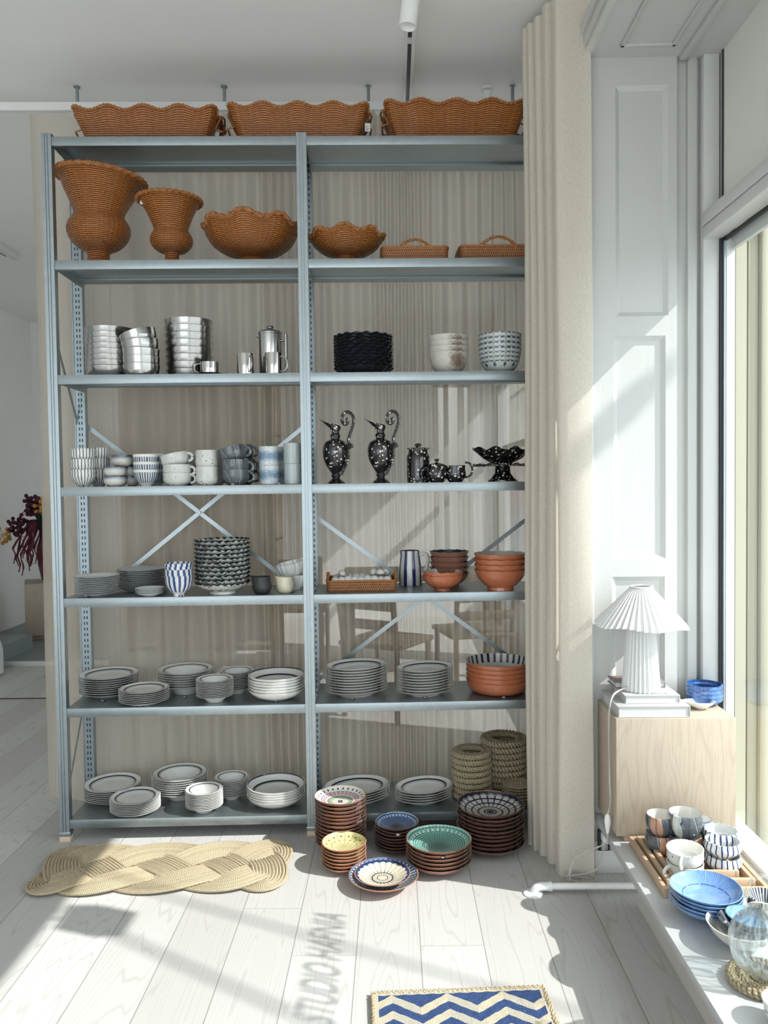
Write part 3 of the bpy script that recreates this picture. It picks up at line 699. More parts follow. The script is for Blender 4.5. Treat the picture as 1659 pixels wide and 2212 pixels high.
@cached
def abstract():
    s = S('painted panel glaze'); r, t, z = s.polar(); k = s.noise(s.vec(Sin(t)*20*r, Sin(t+1.57)*20*r, z*16), 1, 2)
    n = 13/(2*pi); q = t*n+(k-.5)*1.5+z*3; i = Fl(q); f = Fr(q); h = s.white(i); w = s.noise(s.P(), 60, 3)
    c = s.mix((h > .60)*1.0, s.mix(w, (.06, .068, .078), (.10, .115, .13)), s.mix(w, (.28, .35, .34), (.45, .52, .50)))
    c = s.mix((h > .68)*1.0, c, s.mix(w, (.40, .20, .13), (.55, .32, .22))); c = s.mix((h > .89)*1.0, c, s.mix(w, (.5, .5, .47), (.66, .65, .61)))
    c = s.mix(1-band(f, .05, .95, .02), c, (.03, .033, .038)); c = s.mix(band(Fr(q*.5+z*4), .1, .15, .02)*.45, c, (.58, .58, .55))
    return s.done(c, .16, 0, coat=.5)
@cached
def fade(h):
    s = S('speckled blue fade glaze'); x, y, z = s.xyz(); n = s.noise(s.P(), 300, 2); m = s.noise(s.P(), 14, 2)
    q = z*(1/h)+(m-.5)*.3; b = band(q, .28, .72, .2); k = ss(.44, .56, n+(b-.5)*.28)
    return s.done(s.mix(k, (.56, .60, .61), s.mix(m, (.08, .16, .27), (.18, .29, .40))), .28, 0, n, .1, .001, coat=.3)
@cached
def radial(blue, white, n=120.0):
    s = S('blue brush lines'); r, t, z = s.polar(); k = s.noise(s.vec(r*45, t*9, 0), 1, 3); q = t*(n/(2*pi))+(k-.5)*1.1
    m = ss(.15, .75, Sin(q*2*pi)+(k-.5)*1.6); b = s.noise(s.P(), 25, 3)
    c = s.mix(m*.55, s.mix(b, blue, tuple(min(1, x*1.7) for x in blue)), white)
    d = band(r*(1/.07), .86, .90, .012)*(s.noise(s.P(), 120, 2) > .42); c = s.mix(d*.85, c, (.015, .035, .14))
    return s.done(c, .1, 0, coat=.6)
@cached
def ocean(a, b, key=''):
    s = S('reactive blue glaze'+key); n = s.noise(s.P(), 26, 4, .6, 1.2); x, y, z = s.xyz()
    return s.done(s.mix(ss(.35, .65, n), a, b), .08, 0, n, .15, .002, coat=.7)
@cached
def splash():
    s = S('cream glaze with rust splash'); x, y, z = s.xyz(); n = s.noise(s.P(), 90, 4, .7); m = s.noise(s.P(), 9, 2)
    d = op('SQRT', (x-.03)*(x-.03)*1.1+(z-.05)*(z-.05)*.8); k = (1-ss(.012, .05, d+(n-.5)*.07))*(y < .0)
    c = s.mix(m, (.52, .50, .44), (.66, .64, .575)); c = s.mix(k*.9, c, s.mix(n, (.09, .05, .028), (.2, .12, .07)))
    return s.done(c, .35, 0, n, .15, .001)
@cached
def floral():
    s = S('blue scale and star glaze'); r, t, z = s.polar(); n = 11/(2*pi)
    u = Fr(t*n)-.5; v = z*(1/.017); f = Fr(v); arcs = band(f-Abs(u)*.75+.2, .35, .62, .05)*(z > .036)
    leaf = band(Abs(u), .12, .42, .04)*band(f+Abs(u)*.6, .45, .72, .06)*(z > .036); stem = (Abs(u) < .025)*(z > .03)
    d = op('SQRT', u*u*.0030+(z-.028)*(z-.028)); star = d < .0085+0*u
    star = (d-op('COSINE', op('ARCTAN2', z-.028, u*.055)*5)*.003) < .0075
    c = s.mix(Mx(Mx(arcs*.55, leaf), Mx(stem*.5, star)), (.50, .53, .50), (.02, .04, .09))
    return s.done(c, .2, 0, coat=.4)
@cached
def handpaint(R):
    s = S('black edged brush glaze'); n = s.noise(s.P(), 45, 3, .6, .8); r, t, z = s.polar(); q = r*(1/R)
    edge = q+Sin(t*24)*.02+(n-.5)*.10; k = Mx(ss(.945, .955, edge), band(n, .56, .62, .01)*band(q, .55, .93, .03))
    return s.done(s.mix(k, (.58, .60, .55), (.015, .018, .025)), .2, 0, coat=.4)
WHT = plain('white porcelain', (.78, .78, .765), .16, 0, .4, .03)
GREYW = plain('grey white glaze', (.55, .575, .585), .3, 0, .2, .05)

# ------------------------------------------------------------------ vessels turned on a wheel: outer line, then the inside
def shell(pts, t):
    P = [Vector((r, z)) for r, z in pts]; inn = []
    for i in range(len(P)):
        a, b = P[max(0, i-1)], P[min(len(P)-1, i+1)]; d = (b-a).normalized(); n = Vector((-d.y, d.x))
        q = P[i]+n*t
        if i == len(P)-1: q = Vector((P[i].x-t, P[i].y+t*.2))
        inn.append((max(q.x, .001), max(q.y, pts[0][1]+t)))
    return inn
def vessel(b, pts, t, seg=48, mod=None, foot=.004, inner=0, outer=1, base=0):
    """pts: outer line from the foot's edge to the rim. Foot ring underneath, wall thickness t."""
    f = pts[0][0]; inn = [(r, max(z, base)) for r, z in shell(pts, t)]; z0 = pts[0][1]
    prof = [(0, z0+foot), (f*.86, z0+foot), (f*.9, z0)]+list(pts)
    k = len(prof); inn = [p for p in inn[1:]][::-1]; base = inn[-1][1]; prof += inn+[(min(inn[-1][0]*.6, f*.6), base), (0, base)]
    b.lathe(prof, seg, mod, [outer]*k+[inner]*(len(prof)-k-1))
def smooth_line(pts, n=5):
    """Catmull-Rom through pts"""
    P = [Vector(p) for p in pts]; P = [P[0]*2-P[1]]+P+[P[-1]*2-P[-2]]; out = []
    for i in range(1, len(P)-2):
        for k in range(n):
            t = k/n; a, b_, c, d = P[i-1:i+3]
            out.append(tuple(.5*((2*b_)+(c-a)*t+(2*a-5*b_+4*c-d)*t*t+(3*b_-a-3*c+d)*t**3)))
    out.append(tuple(P[-2])); return out
def sc(pts, r, h=None): h = h or r; return [(a*r, c*h) for a, c in pts]
PLATE = [(.55, 0), (.57, .03), (.70, .055), (.77, .10), (.98, .155), (1, .165)]
DEEP = [(.42, 0), (.44, .03), (.58, .19), (.66, .29), (.72, .325), (.98, .375), (1, .385)]
BOWL = [(.46, 0), (.5, .03), (.74, .11), (.90, .22), (.97, .31), (1, .37)]
DISH = [(.40, 0), (.42, .035), (.62, .085), (.82, .16), (.95, .25), (1, .32)]
TBOWL = [(.50, 0), (.50, .10), (.66, .2), (.86, .40), (.97, .60), (1, .78)]
STRAIGHT = [(.70, 0), (.83, .05), (.92, .14), (.955, .22), (1, .42)]
def scallop(n, a, zc=0.0, p=3):
    return lambda t, r, z, i, R=[0]: (r, z)
def waves(n, R, ar, az, ph=0):
    def m(t, r, z, i):
        k = max(0, min(1, (r/R-.45)/.55)); return r*(1+ar*k*cos(n*t+ph)), z+az*k*k*sin(n*t+ph)
    return m

# ------------------------------------------------------------------ setting things out on the rack
NUM = 'topmost,second from top,third from top,fourth from top,fifth from top,sixth from top,seventh from top,eighth from top,ninth from top,tenth from top,eleventh from top,twelfth from top,thirteenth from top'.split(',')
def order(i, n):                                        # i counted from the bottom
    k = n-1-i
    return 'lowest' if i == 0 and n > 1 else NUM[k]
def place(px, w, ytop, ybase, z, depth=None, foot=.5, ys=1.0):
    """centre, radius and rim height of something standing at height z whose outline spans these pixels"""
    if depth is None:
        P = onz(px, ybase, z); R = w/2*dist(P)/FOC; g = Vector((P.x, P.y, 0)).normalized()
        C = P+g*(R*foot*ys); R = w/2*dist(C)/FOC; C = P+g*(R*foot*ys); C.z = z
    else:
        P = rkd(px, ybase, depth); C = Vector((P.x, P.y, z)); R = w/2*dist(C)/FOC
    g = Vector((C.x, C.y, 0)).normalized(); z1 = z
    for _ in range(3):
        sgn = 1 if z1 > z and z1 < CAMH else -1
        if z < CAMH and z1 == z: sgn = 1
        Q = C+g*(R*sgn*ys); z1 = ony(px, ytop, Q.y).z
    return C, R, z1
def stack(name, what, cat, group, C, R, ztop, n, h, build, mats, jit=.002, tilt=0.0, dz=None, rot=0.0, seed=0, spin=True):
    """n pieces one on the other; each a thing"""
    rr = random.Random(seed+int(C.x*1000)); first = None; out = []
    if dz is None: dz = (ztop-C.z-h)/max(1, n-1)
    for i in range(n):
        loc = C+Vector((rr.uniform(-jit, jit), rr.uniform(-jit, jit), dz*i+(.0005 if i else 0))); a = rot+(rr.uniform(0, 6.28) if spin else 0)
        e = (rr.uniform(-tilt, tilt), rr.uniform(-tilt, tilt), a); lab = (order(i, n)+' '+what) if n > 1 else what
        if first is None:
            first = build() if callable(build) and build.__code__.co_argcount == 0 else one(name, mats, build)
            first.location = loc; first.rotation_euler = e; tag(first, lab, cat, group if n > 1 else None); out.append(first)
        else: out.append(dup(first, loc, e, lab, group))
    return out
def stk(px, w, yt, yb, k, n, name, what, cat, group, pts, mats, t=.0035, depth=None, foot=.5, mod=None, seg=48, **kw):
    """stack read off the photograph on shelf k: pts is the outer line in radii"""
    ys = kw.pop('ys', 1.0); C, R, z1 = place(px, w, yt, yb, (ZS[k] if isinstance(k, int) else k)+.0008, depth, foot, ys)
    hy = kw.pop('hz', 1.0); P = [(a*R, c*R*hy) for a, c in pts]; h = P[-1][1]
    M = mats(R) if callable(mats) else mats; md = mod(R) if mod else None; bs_ = kw.pop('base', 0)*R
    def bld(b):
        vessel(b, P, t, seg, md, base=bs_)
        if ys != 1.0: b.xf(Matrix.Diagonal((1, ys, 1, 1)))
    return stack(name, what, cat, group, C, R, z1, n, h, bld, M, **kw), C, R
# ------------------------------------------------------------------ top of the rack: three wavy baskets
def px_m(P): return dist(P)/FOC
def rim_basket(L, W, H, flare, lobes):
    """rectangular basket with a wavy rim; returns rows for the outside, inside and the rim line"""
    def ring(k):
        f = k; a, w_ = L/2-flare*(1-f), W/2-flare*(1-f); pts = []; rc = .03
        per = []
        def seg(x0, y0, x1, y1, n): 
            for i in range(n): per.append((x0+(x1-x0)*i/n, y0+(y1-y0)*i/n))
        def cor(cx, cy, a0):
            for i in range(5): t = a0+pi/2*i/5; per.append((cx+rc*cos(t), cy+rc*sin(t)))
        seg(-a+rc, -w_, a-rc, -w_, 64); cor(a-rc, -w_+rc, -pi/2); seg(a, -w_+rc, a, w_-rc, 28); cor(a-rc, w_-rc, 0)
        seg(a-rc, w_, -a+rc, w_, 64); cor(-a+rc, w_-rc, pi/2); seg(-a, w_-rc, -a, -w_+rc, 28); cor(-a+rc, -w_+rc, pi)
        return per
    def wav(x, y, f):
        t = x/L*lobes if abs(abs(y)-W/2) < .05 else y/L*lobes
        return H*f+.0085*cos(2*pi*t)*max(0, (f-.35)/.65), .003*cos(2*pi*t)*f
    rows = []
    for i in range(11):
        f = i/10; r = []
        for x, y in ring(f):
            z, o = wav(x, y, f); r.append((x, y+(o if y > 0 else -o)*(1 if abs(y) > W/2-.06 else 0), z))
        rows.append(r)
    return rows
def basket(label, x0, x1, ytop, ybase, d0, W, tag_side=None):
    A, B_ = rkd(x0, ytop, d0), rkd(x1, ytop, d0); L = (B_-A).length; z0 = ZS[0]
    H = (A.z+B_.z)/2-z0; s0 = rinv((A+B_)/2)[0]; C = rk(s0, d0+W/2, z0+.001)
    o = thing('wicker_basket', label, 'basket', C, (0, 0, RT), 'wavy wicker baskets on the rack top')
    rows = rim_basket(L, W, H, .045, 4); us = [0]
    for p, q in zip(rows[-1], rows[-1][1:]+rows[-1][:1]): us.append(us[-1]+hypot(q[0]-p[0], q[1]-p[1]))
    def body(b):
        b.grid(rows, wrap=True, us=us, uvs=[H*i/10 for i in range(11)])
        inn = [[(x*.975, y*.95, z) for x, y, z in r] for r in rows[::-1]]
        b.grid(inn, wrap=True, us=us, uvs=[H*(10-i)/10 for i in range(11)])
        b.grid([rows[0], [(0, 0, .001)]], wrap=True, us=us)
    one('basket_body', wicker(1/.028, .0075), body, o)
    one('rim_braid', RATT, lambda b: b.rope(rows[-1], .004, .0042, 60, 2, 6, True), o)
    for sgn in (-1, 1):
        X = sgn*(L/2-.004)
        one('handle', RATT, lambda b: (b.tube([(X-sgn*.012, -.05, H-.05), (X+sgn*.004, -.05, H-.02), (X+sgn*.013, -.045, H+.004), (X+sgn*.02, 0, H+.012), (X+sgn*.013, .045, H+.004), (X+sgn*.004, .05, H-.02), (X-sgn*.012, .05, H-.05)], .0042, 8), b.tube([(X-sgn*.012, -.05, H-.05), (X+sgn*.016, -.05, H-.06), (X+sgn*.012, 0, H-.075), (X+sgn*.016, .05, H-.06), (X-sgn*.012, .05, H-.05)], .004, 8)), o)
    return o, C, L, H
CARD = plain('white card', (.78, .78, .76), .6)
INK = plain('grey ink', (.12, .12, .12), .6)
def hang_tag(label, P, w, h, rot, lines=True):
    t = one('swing_tag', CARD, lambda b: b.box(-w/2, w/2, -.0006, .0006, -h, 0), loc=P, rot=rot); tag(t, label, 'tag')
    if lines: one('print_lines', INK, lambda b: [b.box(-w*.3, w*.3*q, -.0012, -.0005, -h*f-.0015, -h*f) for f, q in ((.38, .3), (.58, .8), (.72, .5), (.82, .2))], t)
    one('tag_string', INK, lambda b: b.tube([(0, 0, -.004), (-.003, 0, .008), (-.012, .004, .02)], .0007, 5), t)
basket('wavy wicker basket on the rack top above the big wicker urn', 152, 464, 232, 297, .035, .27)
basket('wavy wicker basket on the rack top above the middle post', 490, 795, 226, 293, .04, .27)
basket('wavy wicker basket on the rack top beside the drawn curtain', 832, 1139, 219, 291, .04, .27)
hang_tag('printed white tag hanging from the basket above the middle post', rkd(794, 266, .10), .022, .034, (0, 0, .15))
hang_tag('white tag peeping out beside the basket above the big urn', rkd(470, 284, .14), .018, .02, (0, .2, .1), False)

# ------------------------------------------------------------------ fifth shelf: wicker urns, bowls, trays
def wick_vessel(name, label, cat, px, py, ytop, d, prof, upx, stakes, lean=(0, 0), rimw=None, mod=None, group=None):
    """prof in pixels (half width, height) outside line"""
    P = rkd(px, py, d); C = Vector((P.x, P.y, ZS[1]+.001)); k = px_m(C)
    o = thing(name, label, cat, C, (0, 0, 0), group)
    hid = max(0, (d-prof[0][0]*k)*(ZS[1]-CAMH)/dist(C))/k; prof = [(a, c+hid*min(1, c/6)) for a, c in prof]; upx += hid
    fz = (ony(px, ytop, C.y-prof[-1][0]*k).z-C.z)/(prof[-1][1]*k); prof = [(a, c*fz) for a, c in prof]; upx *= fz
    pts = smooth_line([(a*k, c*k) for a, c in prof], 6); inn = [(max(.004, r-.007), z) for r, z in pts[::-1]]; inn = [p for p in inn if p[1] > upx*k]
    full = [(0, 0)]+pts+inn+[(0, upx*k)]; R, H = pts[-1]
    md = (lambda t, r, z, i: mod(t, r, z, H)) if mod else None
    b = MB(); b.lathe(full, 96, md); S_ = Matrix.Identity(4)
    def lean_m(v):
        f = max(0, min(1, v[2]/H)); return (v[0]+lean[0]*f*f*H, v[1], v[2]-lean[1]*v[0]*f*f)
    b.v = [lean_m(v) for v in b.v]; b.obj('woven_body', wicker(stakes), o)
    rp = []
    for j in range(120):
        t = 2*pi*j/120; r, z = (R, H) if not mod else mod(t, R, H, H); rp.append(lean_m((r*cos(t), r*sin(t), z)))
    one('rim_braid', RATT, lambda q: q.rope(rp, .004*(R/.15), .0048*(R/.15)+.001, 44, 2, 6, True), o)
    rb = [lean_m((pts[0][0]*cos(2*pi*j/60), pts[0][0]*sin(2*pi*j/60), .009)) for j in range(60)]
    one('foot_braid', RATT, lambda q: q.rope(rb, .003, .0035, 30, 2, 6, True), o); return o
wick_vessel('wicker_urn', 'large orange brown wicker urn with flared tilted rim', 'urn', 213, 562, 350, .155,
    [(40, 0), (36, 5), (25, 9), (23, 20), (24, 30), (30, 36), (48, 48), (60, 64), (66, 82), (65, 98), (58, 112), (53, 122), (54, 134), (62, 154), (75, 182), (84, 205), (90, 210), (93, 214)], 34, 40, (.05, .085))
wick_vessel('wicker_urn', 'small wicker urn with a white tag beside the large urn', 'urn', 372, 560, 409, .13,
    [(24, 0), (21, 4), (15.5, 8), (15, 18), (17, 23), (30, 29), (41, 40), (45, 52), (44, 64), (38, 76), (36, 82), (40, 96), (48, 118), (58, 140), (64, 150), (68, 153)], 24, 32, (-.02, .015))
lob = lambda n, a, c: (lambda t, r, z, H: (r*(1+a*max(0, z/H-.5)*2*cos(n*t)), z+c*max(0, z/H-.55)/.45*cos(n*t)))
wick_vessel('wicker_bowl', 'large scalloped wicker bowl on a foot beside the middle post', 'bowl', 545, 559, 457, .15,
    [(43, 0), (36, 6), (27, 15), (25, 19), (34, 22), (62, 32), (84, 50), (95, 70), (99, 85), (101, 97)], 24, 48, mod=lob(8, .035, .010))
wick_vessel('wicker_bowl', 'smaller scalloped wicker bowl on a foot beyond the middle post', 'bowl', 749, 557, 488, .14,
    [(31, 0), (27, 4), (21, 12), (20, 15), (28, 18), (50, 27), (67, 42), (76, 58), (79, 70)], 19, 40, mod=lob(8, .035, .009))
hang_tag('small white tag hanging on the small wicker urn', rkd(309, 415, .09), .012, .05, (0, .16, .3), False)
def rounded(L, W, rc, n=8):
    out = []
    for cx, cy, a0 in ((L/2-rc, W/2-rc, 0), (-L/2+rc, W/2-rc, pi/2), (-L/2+rc, -W/2+rc, pi), (L/2-rc, -W/2+rc, 3*pi/2)):
        for i in range(n+1): t = a0+pi/2*i/n; out.append((cx+rc*cos(t), cy+rc*sin(t)))
    res = []
    for p, q in zip(out, out[1:]+out[:1]):
        m = max(1, int(hypot(q[0]-p[0], q[1]-p[1])/.008)); res += [(p[0]+(q[0]-p[0])*i/m, p[1]+(q[1]-p[1])*i/m) for i in range(m)]
    return res
def rattan_tray(label, C, L, W, H, flare, handles, rot=0):
    o = thing('rattan_tray', label, 'tray', C, (0, 0, RT+rot)); p0, p1 = rounded(L-2*flare, W-2*flare, .02), rounded(L, W, .025)
    n = min(len(p0), len(p1)); p0 = [p0[int(i*len(p0)/n)] for i in range(n)]; p1 = [p1[int(i*len(p1)/n)] for i in range(n)]
    us = [0]
    for p, q in zip(p1, p1[1:]+p1[:1]): us.append(us[-1]+hypot(q[0]-p[0], q[1]-p[1]))
    def wall(b):
        R = [[(a[0]+(c[0]-a[0])*f, a[1]+(c[1]-a[1])*f, H*f) for a, c in zip(p0, p1)] for f in (0, .33, .66, 1)]
        b.grid(R, wrap=True, us=us, uvs=[0, H*.33, H*.66, H]); b.grid([[(x*.975, y*.96, z) for x, y, z in r] for r in R[::-1]], wrap=True, us=us, uvs=[H, H*.66, H*.33, 0])
        b.grid([[(x, y, .004) for x, y in p0], [(0, 0, .004)]], wrap=True, us=us); b.grid([[(x, y, 0) for x, y in p0], [(0, 0, 0)]], wrap=True, us=us)
    one('tray_wall', traywicker(), wall, o)
    one('rim_wrap', RATT, lambda b: b.tube([(x*.99, y*.985, H) for x, y in p1], .0045, 8, True), o)
    for ax, hw, hh in handles:
        for sg_ in (-1, 1):
            X, Y_ = L/2-.006, W/2-.006
            pts = [((hw*(-1+2*i/16)), sg_*Y_, H-.006+hh*sin(pi*i/16)**.8) if ax == 'x' else (sg_*X, hw*(-1+2*i/16), H-.006+hh*sin(pi*i/16)**.8) for i in range(17)]
            one('handle', RATT, lambda b: b.rope(pts, .0035, .0045, 10, 2, 6), o)
    return o
def tray_px(label, x0, x1, ytop, k, d0, W, flare, handles):
    A, B_ = rkd(x0, ytop, d0), rkd(x1, ytop, d0); L = (B_-A).length; C = rk(rinv((A+B_)/2)[0], d0+W/2, ZS[k]+.001)
    return rattan_tray(label, C, L, W, (A.z+B_.z)/2-ZS[k], flare, handles), C, L
tray_px('low rattan tray with arched handle beside the smaller wicker bowl', 823, 970, 533, 1, .03, .26, .004, [('x', .065, .036)])
tray_px('low rattan tray with arched handle beside the drawn curtain', 993, 1160, 530, 1, .03, .26, .012, [('x', .075, .042)])

# ------------------------------------------------------------------ fourth shelf: steelware, wavy plates, patterned bowls
SB = [(.74, 0), (.86, .03), (.93, .13), (.965, .3), (1.0, .62)]
stk(240, 106, 703, 812, 2, 8, 'steel_bowl', 'brushed steel bowl, widest stack on the fourth shelf', 'bowl', 'steel bowls in the widest stack', [(.70, 0), (.84, .04), (.91, .14), (.955, .26), (1, .45)], [STEEL, STEEL], t=.0012, depth=.15, tilt=.003, jit=.0005)
C_, R_, z_ = place(306, 78, 742, 808, ZS[2]+.0008, .07)
SBp = sc(SB, R_)
so = stack('steel_bowl', 'brushed steel bowl, short stack with two tilted bowls', 'bowl', 'steel bowls in the short stack', C_, R_, z_, 5, SBp[-1][1], lambda b: vessel(b, SBp, .0012, 56), [STEEL, STEEL], jit=.0006, dz=.0305)
for q, (dz, tl_, dx) in zip(so[3:], ((.004, -.14, .001), (.010, -.27, -.0015))): q.rotation_euler = (0, tl_, q.rotation_euler.z*0); q.location.z += dz; q.location.x += dx
stk(410, 103, 684, 809, 2, 8, 'steel_bowl', 'straight sided steel bowl, tall stack behind the espresso cup', 'bowl', 'steel bowls in the tall stack', [(.82, 0), (.92, .03), (.945, .1), (.965, .19), (1.0, .34)], [STEEL, STEEL], t=.0012, depth=.18, tilt=.002, jit=.0004)
def handle_pts(r0, z0, z1, out, n=12, sq=.75):
    m, h = (z0+z1)/2, (z1-z0)/2; return [(r0+out*abs(cos(a))**sq, 0, m+h*sin(a)) for a in [-pi/2+pi*i/n for i in range(n+1)]]
def mug(name, label, cat, C, R, H, pts, mats, hnd, rot=0, t=.003, hr=.004, hmat=None, group=None, seg=48, flat=1.0, tiltv=(0, 0)):
    o = thing(name, label, cat, C, (tiltv[0], tiltv[1], rot), group)
    one('cup_body', mats, lambda b: vessel(b, [(a*R, c*H) for a, c in pts], t, seg), o)
    one('handle', hmat or mats[0], lambda b: b.tube(handle_pts(*hnd), hr, 10, flat=flat), o); return o
CYL = [(.86, 0), (.97, .02), (.99, .08), (.99, .5), (1, 1)]
def px_cup(px, w, yt, yb, k, d):
    C, R, z1 = place(px, w, yt, yb, ZS[k]+.0008, d); return C, R, z1-C.z
STRIPY = m_s = plain('polished steel', (.48, .465, .44), .12, 1.0, 0, .03)
C, R, H = px_cup(453, 40, 780, 807, 2, .06)
ec = mug('espresso_cup', 'small steel espresso cup on a saucer before the tall bowl stack', 'cup', C+Vector((0, 0, .006)), R, H-.006, CYL, [STEEL, STRIPY], (R*.97, H*.1, H*.8, .026), pi, .0012, .0028, STEEL)
sa = one('saucer', [STEEL, STEEL], lambda b: vessel(b, [(.03, 0), (.034, .002), (.062, .005)], .0012, 48), loc=C); tag(sa, 'flat steel saucer under the small espresso cup', 'saucer')
C, R, H = px_cup(531, 37, 762, 806, 2, .06)
mug('steel_mug', 'steel mug standing alone between bowls and coffee press', 'mug', C, R, H, CYL, [STEEL, STRIPY], (R*.97, H*.12, H*.84, .028), -1.0, .0012, .0032, STEEL)
C, R, H = px_cup(591, 37, 760, 806, 2, .05)
mug('steel_mug', 'steel mug standing in front of the coffee press', 'mug', C, R, H, CYL, [STEEL, STRIPY], (R*.97, H*.12, H*.84, .028), -.25, .0012, .0032, STEEL)
C, R, H = px_cup(585, 50, 711, 806, 2, .16)
fp_ = thing('coffee_press', 'tall steel coffee press with a rod handle behind two mugs', 'coffee press', C, (0, 0, -.25))
one('press_body', STEEL, lambda b: b.lathe([(0, 0), (R*.97, 0), (R, .004), (R, H*.93), (R*1.03, H*.935), (R*1.03, H*.97), (R*.98, H*.985), (R*.9, H*1.0), (0, H*1.005)], 48), fp_)
one('plunger_knob', STEEL, lambda b: b.lathe([(0, H), (.006, H), (.006, H+.008), (.014, H+.011), (.016, H+.016), (.013, H+.021), (0, H+.022)], 24), fp_)
one('spout', STEEL, lambda b: b.tube([(-R*.9, 0, H*.87), (-R*1.18, 0, H*.93)], .008, 10), fp_)
one('handle', STEEL, lambda b: (b.tube([(R*.9, 0, H*.78), (R*1.42, 0, H*.80)], .0055, 10), b.tube([(R*1.45, 0, H*.22), (R*1.45, 0, H*.92)], .0075, 12)), fp_)
BLK = dots('black crackle glaze', (.014, .016, .02), (.03, .035, .045), 60, .3, .4, .1)
stk(786, 128, 716, 803, 2, 11, 'wavy_bowl', 'black wavy-rimmed bowl in the stack on the fourth shelf', 'bowl', 'black wavy bowls', [(.62, 0), (.66, .04), (.80, .12), (.93, .22), (1, .30)], [BLACKG, BLK], t=.0022, depth=.17, mod=lambda R: waves(18, R, .022, .0030), seg=108, jit=.0008, tilt=.002)
stk(969, 86, 720, 800, 2, 4, 'speckled_bowl', 'cream bowl with rust brown splash, fourth shelf', 'bowl', 'splashed cream bowls', [(.42, 0), (.50, .02), (.70, .16), (.84, .38), (.93, .70), (1, 1.03)], lambda R: [splash(), splash()], depth=.10, t=.002, jit=.0005, spin=False)
stk(1080, 93, 716, 797, 2, 4, 'patterned_bowl', 'bowl painted with blue scales and stars, beside the drawn curtain', 'bowl', 'blue scale bowls', [(.42, 0), (.50, .02), (.72, .18), (.86, .40), (.935, .72), (1, 1.06)], lambda R: [floral(), floral()], depth=.08, t=.002, jit=.0005, spin=False)

# ------------------------------------------------------------------ third shelf: cups and black speckled pieces
CUPB = [(.46, 0), (.48, .05), (.66, .16), (.84, .34), (.93, .52), (.92, .7), (.98, .88), (1, 1)]
def cups(px, w, yt, yb, n, name, what, cat, pts, mats, d=.06, hgt=1.0, lift=None, group=None, **kw):
    """cups standing rim to foot: hgt is one cup's height over the total"""
    C, R, z1 = place(px, w, yt, yb, ZS[3]+.0008, d); T = z1-C.z; h = T*hgt
    return stack(name, what, cat, group or what+' stack', C, R, z1, n, h, lambda b: vessel(b, [(a*R, c*h) for a, c in pts], .003, 56), mats(R, h) if callable(mats) else mats, jit=.0012, **kw), C, R, h, (T-h)/max(1, n-1)
CUT = [(.44, 0), (.46, .06), (.62, .2), (.86, .42), (.98, .62), (.95, .8), (1, 1)]
st_m = lambda R, h: [stripes(24, (.74, .74, .71), (.012, .016, .03), .14, .35, key='cup'), stripes(24, (.74, .74, .71), (.012, .016, .03), .14, .35, key='cup')]
cups(180, 55, 969, 1053, 3, 'striped_cup', 'black-striped white cup at the outer post', 'cup', CUT, st_m, .05, .46)
cups(214, 50, 967, 1049, 3, 'striped_cup', 'black-striped white cup in the shaded stack behind', 'cup', CUT, st_m, .14, .46)
ly = lambda R, h: [layered((.1,), ((.2, .24, .28), (.2, .24, .28))), layered((h*.13, h*.70, h*.86), ((.25, .13, .09), (.62, .60, .55), (.30, .36, .42), (.05, .07, .10)))]
BW = [(.62, 0), (.66, .06), (.9, .22), (.99, .45), (1, .8), (.99, 1)]
cups(249, 46, 1008, 1052, 2, 'banded_bowl', 'grey bowl with dark blue rim, front stack', 'bowl', BW, ly, .05, .53)
rs, C, R, h, dz = cups(281, 42, 1008, 1049, 2, 'banded_bowl', 'grey bowl with dark blue rim, back stack', 'bowl', BW, ly, .13, .53)
b3 = one('banded_bowl', ly(R, h), lambda b: vessel(b, [(a*R*1.08, c*h*1.1) for a, c in BW], .003, 48)); P = rkd(264, 998, .085); b3.location = (P.x, P.y, ZS[3]+dz+h+.001)
tag(b3, 'grey bowl with dark blue rim bridging the two stacks below', 'bowl')
b4 = dup(b3, (0, 0, 0), label='grey banded bowl half hidden behind the bridging bowl'); P = rkd(285, 998, .17); b4.location = (P.x, P.y, ZS[3]+dz+h+.001)
DC = [(.42, 0), (.43, .06), (.55, .12), (.80, .35), (.94, .62), (1, 1)]
dm = lambda R, h: [CREAMW, drops(h*.2, h*.84)]
cups(316, 54, 981, 1051, 3, 'drop_bowl', 'white bowl painted with blue drops, front stack', 'bowl', DC, dm, .05, .52)
cups(337, 48, 980, 1047, 3, 'drop_bowl', 'white bowl painted with blue drops, stack behind', 'bowl', DC, dm, .14, .52)
MUGP = [(.56, 0), (.60, .05), (.85, .17), (.985, .42), (.99, .7), (1, 1)]
def mugs(px, w, yt, yb, n, name, what, mats, d, hgt, hs, rot=0, hm=None, tl=0.0, group=None, hr=.0042, pts=MUGP):
    C, R, z1 = place(px, w, yt, yb, ZS[3]+.0008, d); T = z1-C.z; h = T*hgt
    def bld():
        return mug(name, what, 'mug', (0, 0, 0), R, h, pts, mats, (R*.96, h*.22, h*.82, hs), 0, .003, hr, hm or mats[1], flat=1.3)
    o = stack(name, what, 'mug', group or what+' stack', C, R, z1, n, h, bld, None, jit=.0012, spin=False)
    for q in o: q.rotation_euler.z = rot+random.uniform(-.12, .12)
    if tl: o[-1].rotation_euler.y = tl; o[-1].location.z += abs(tl)*R*.8
    return o
mugs(383, 60, 985, 1050, 3, 'dotted_mug', 'speckled grey mug with black dots, front stack', [DOTTED, DOTTED], .05, .44, .020, -.1, tl=-.22)
mugs(399, 54, 981, 1046, 3, 'dotted_mug', 'speckled grey mug with black dots, shaded stack behind', [DOTTED, DOTTED], .15, .44, .019, -.1, tl=-.1)
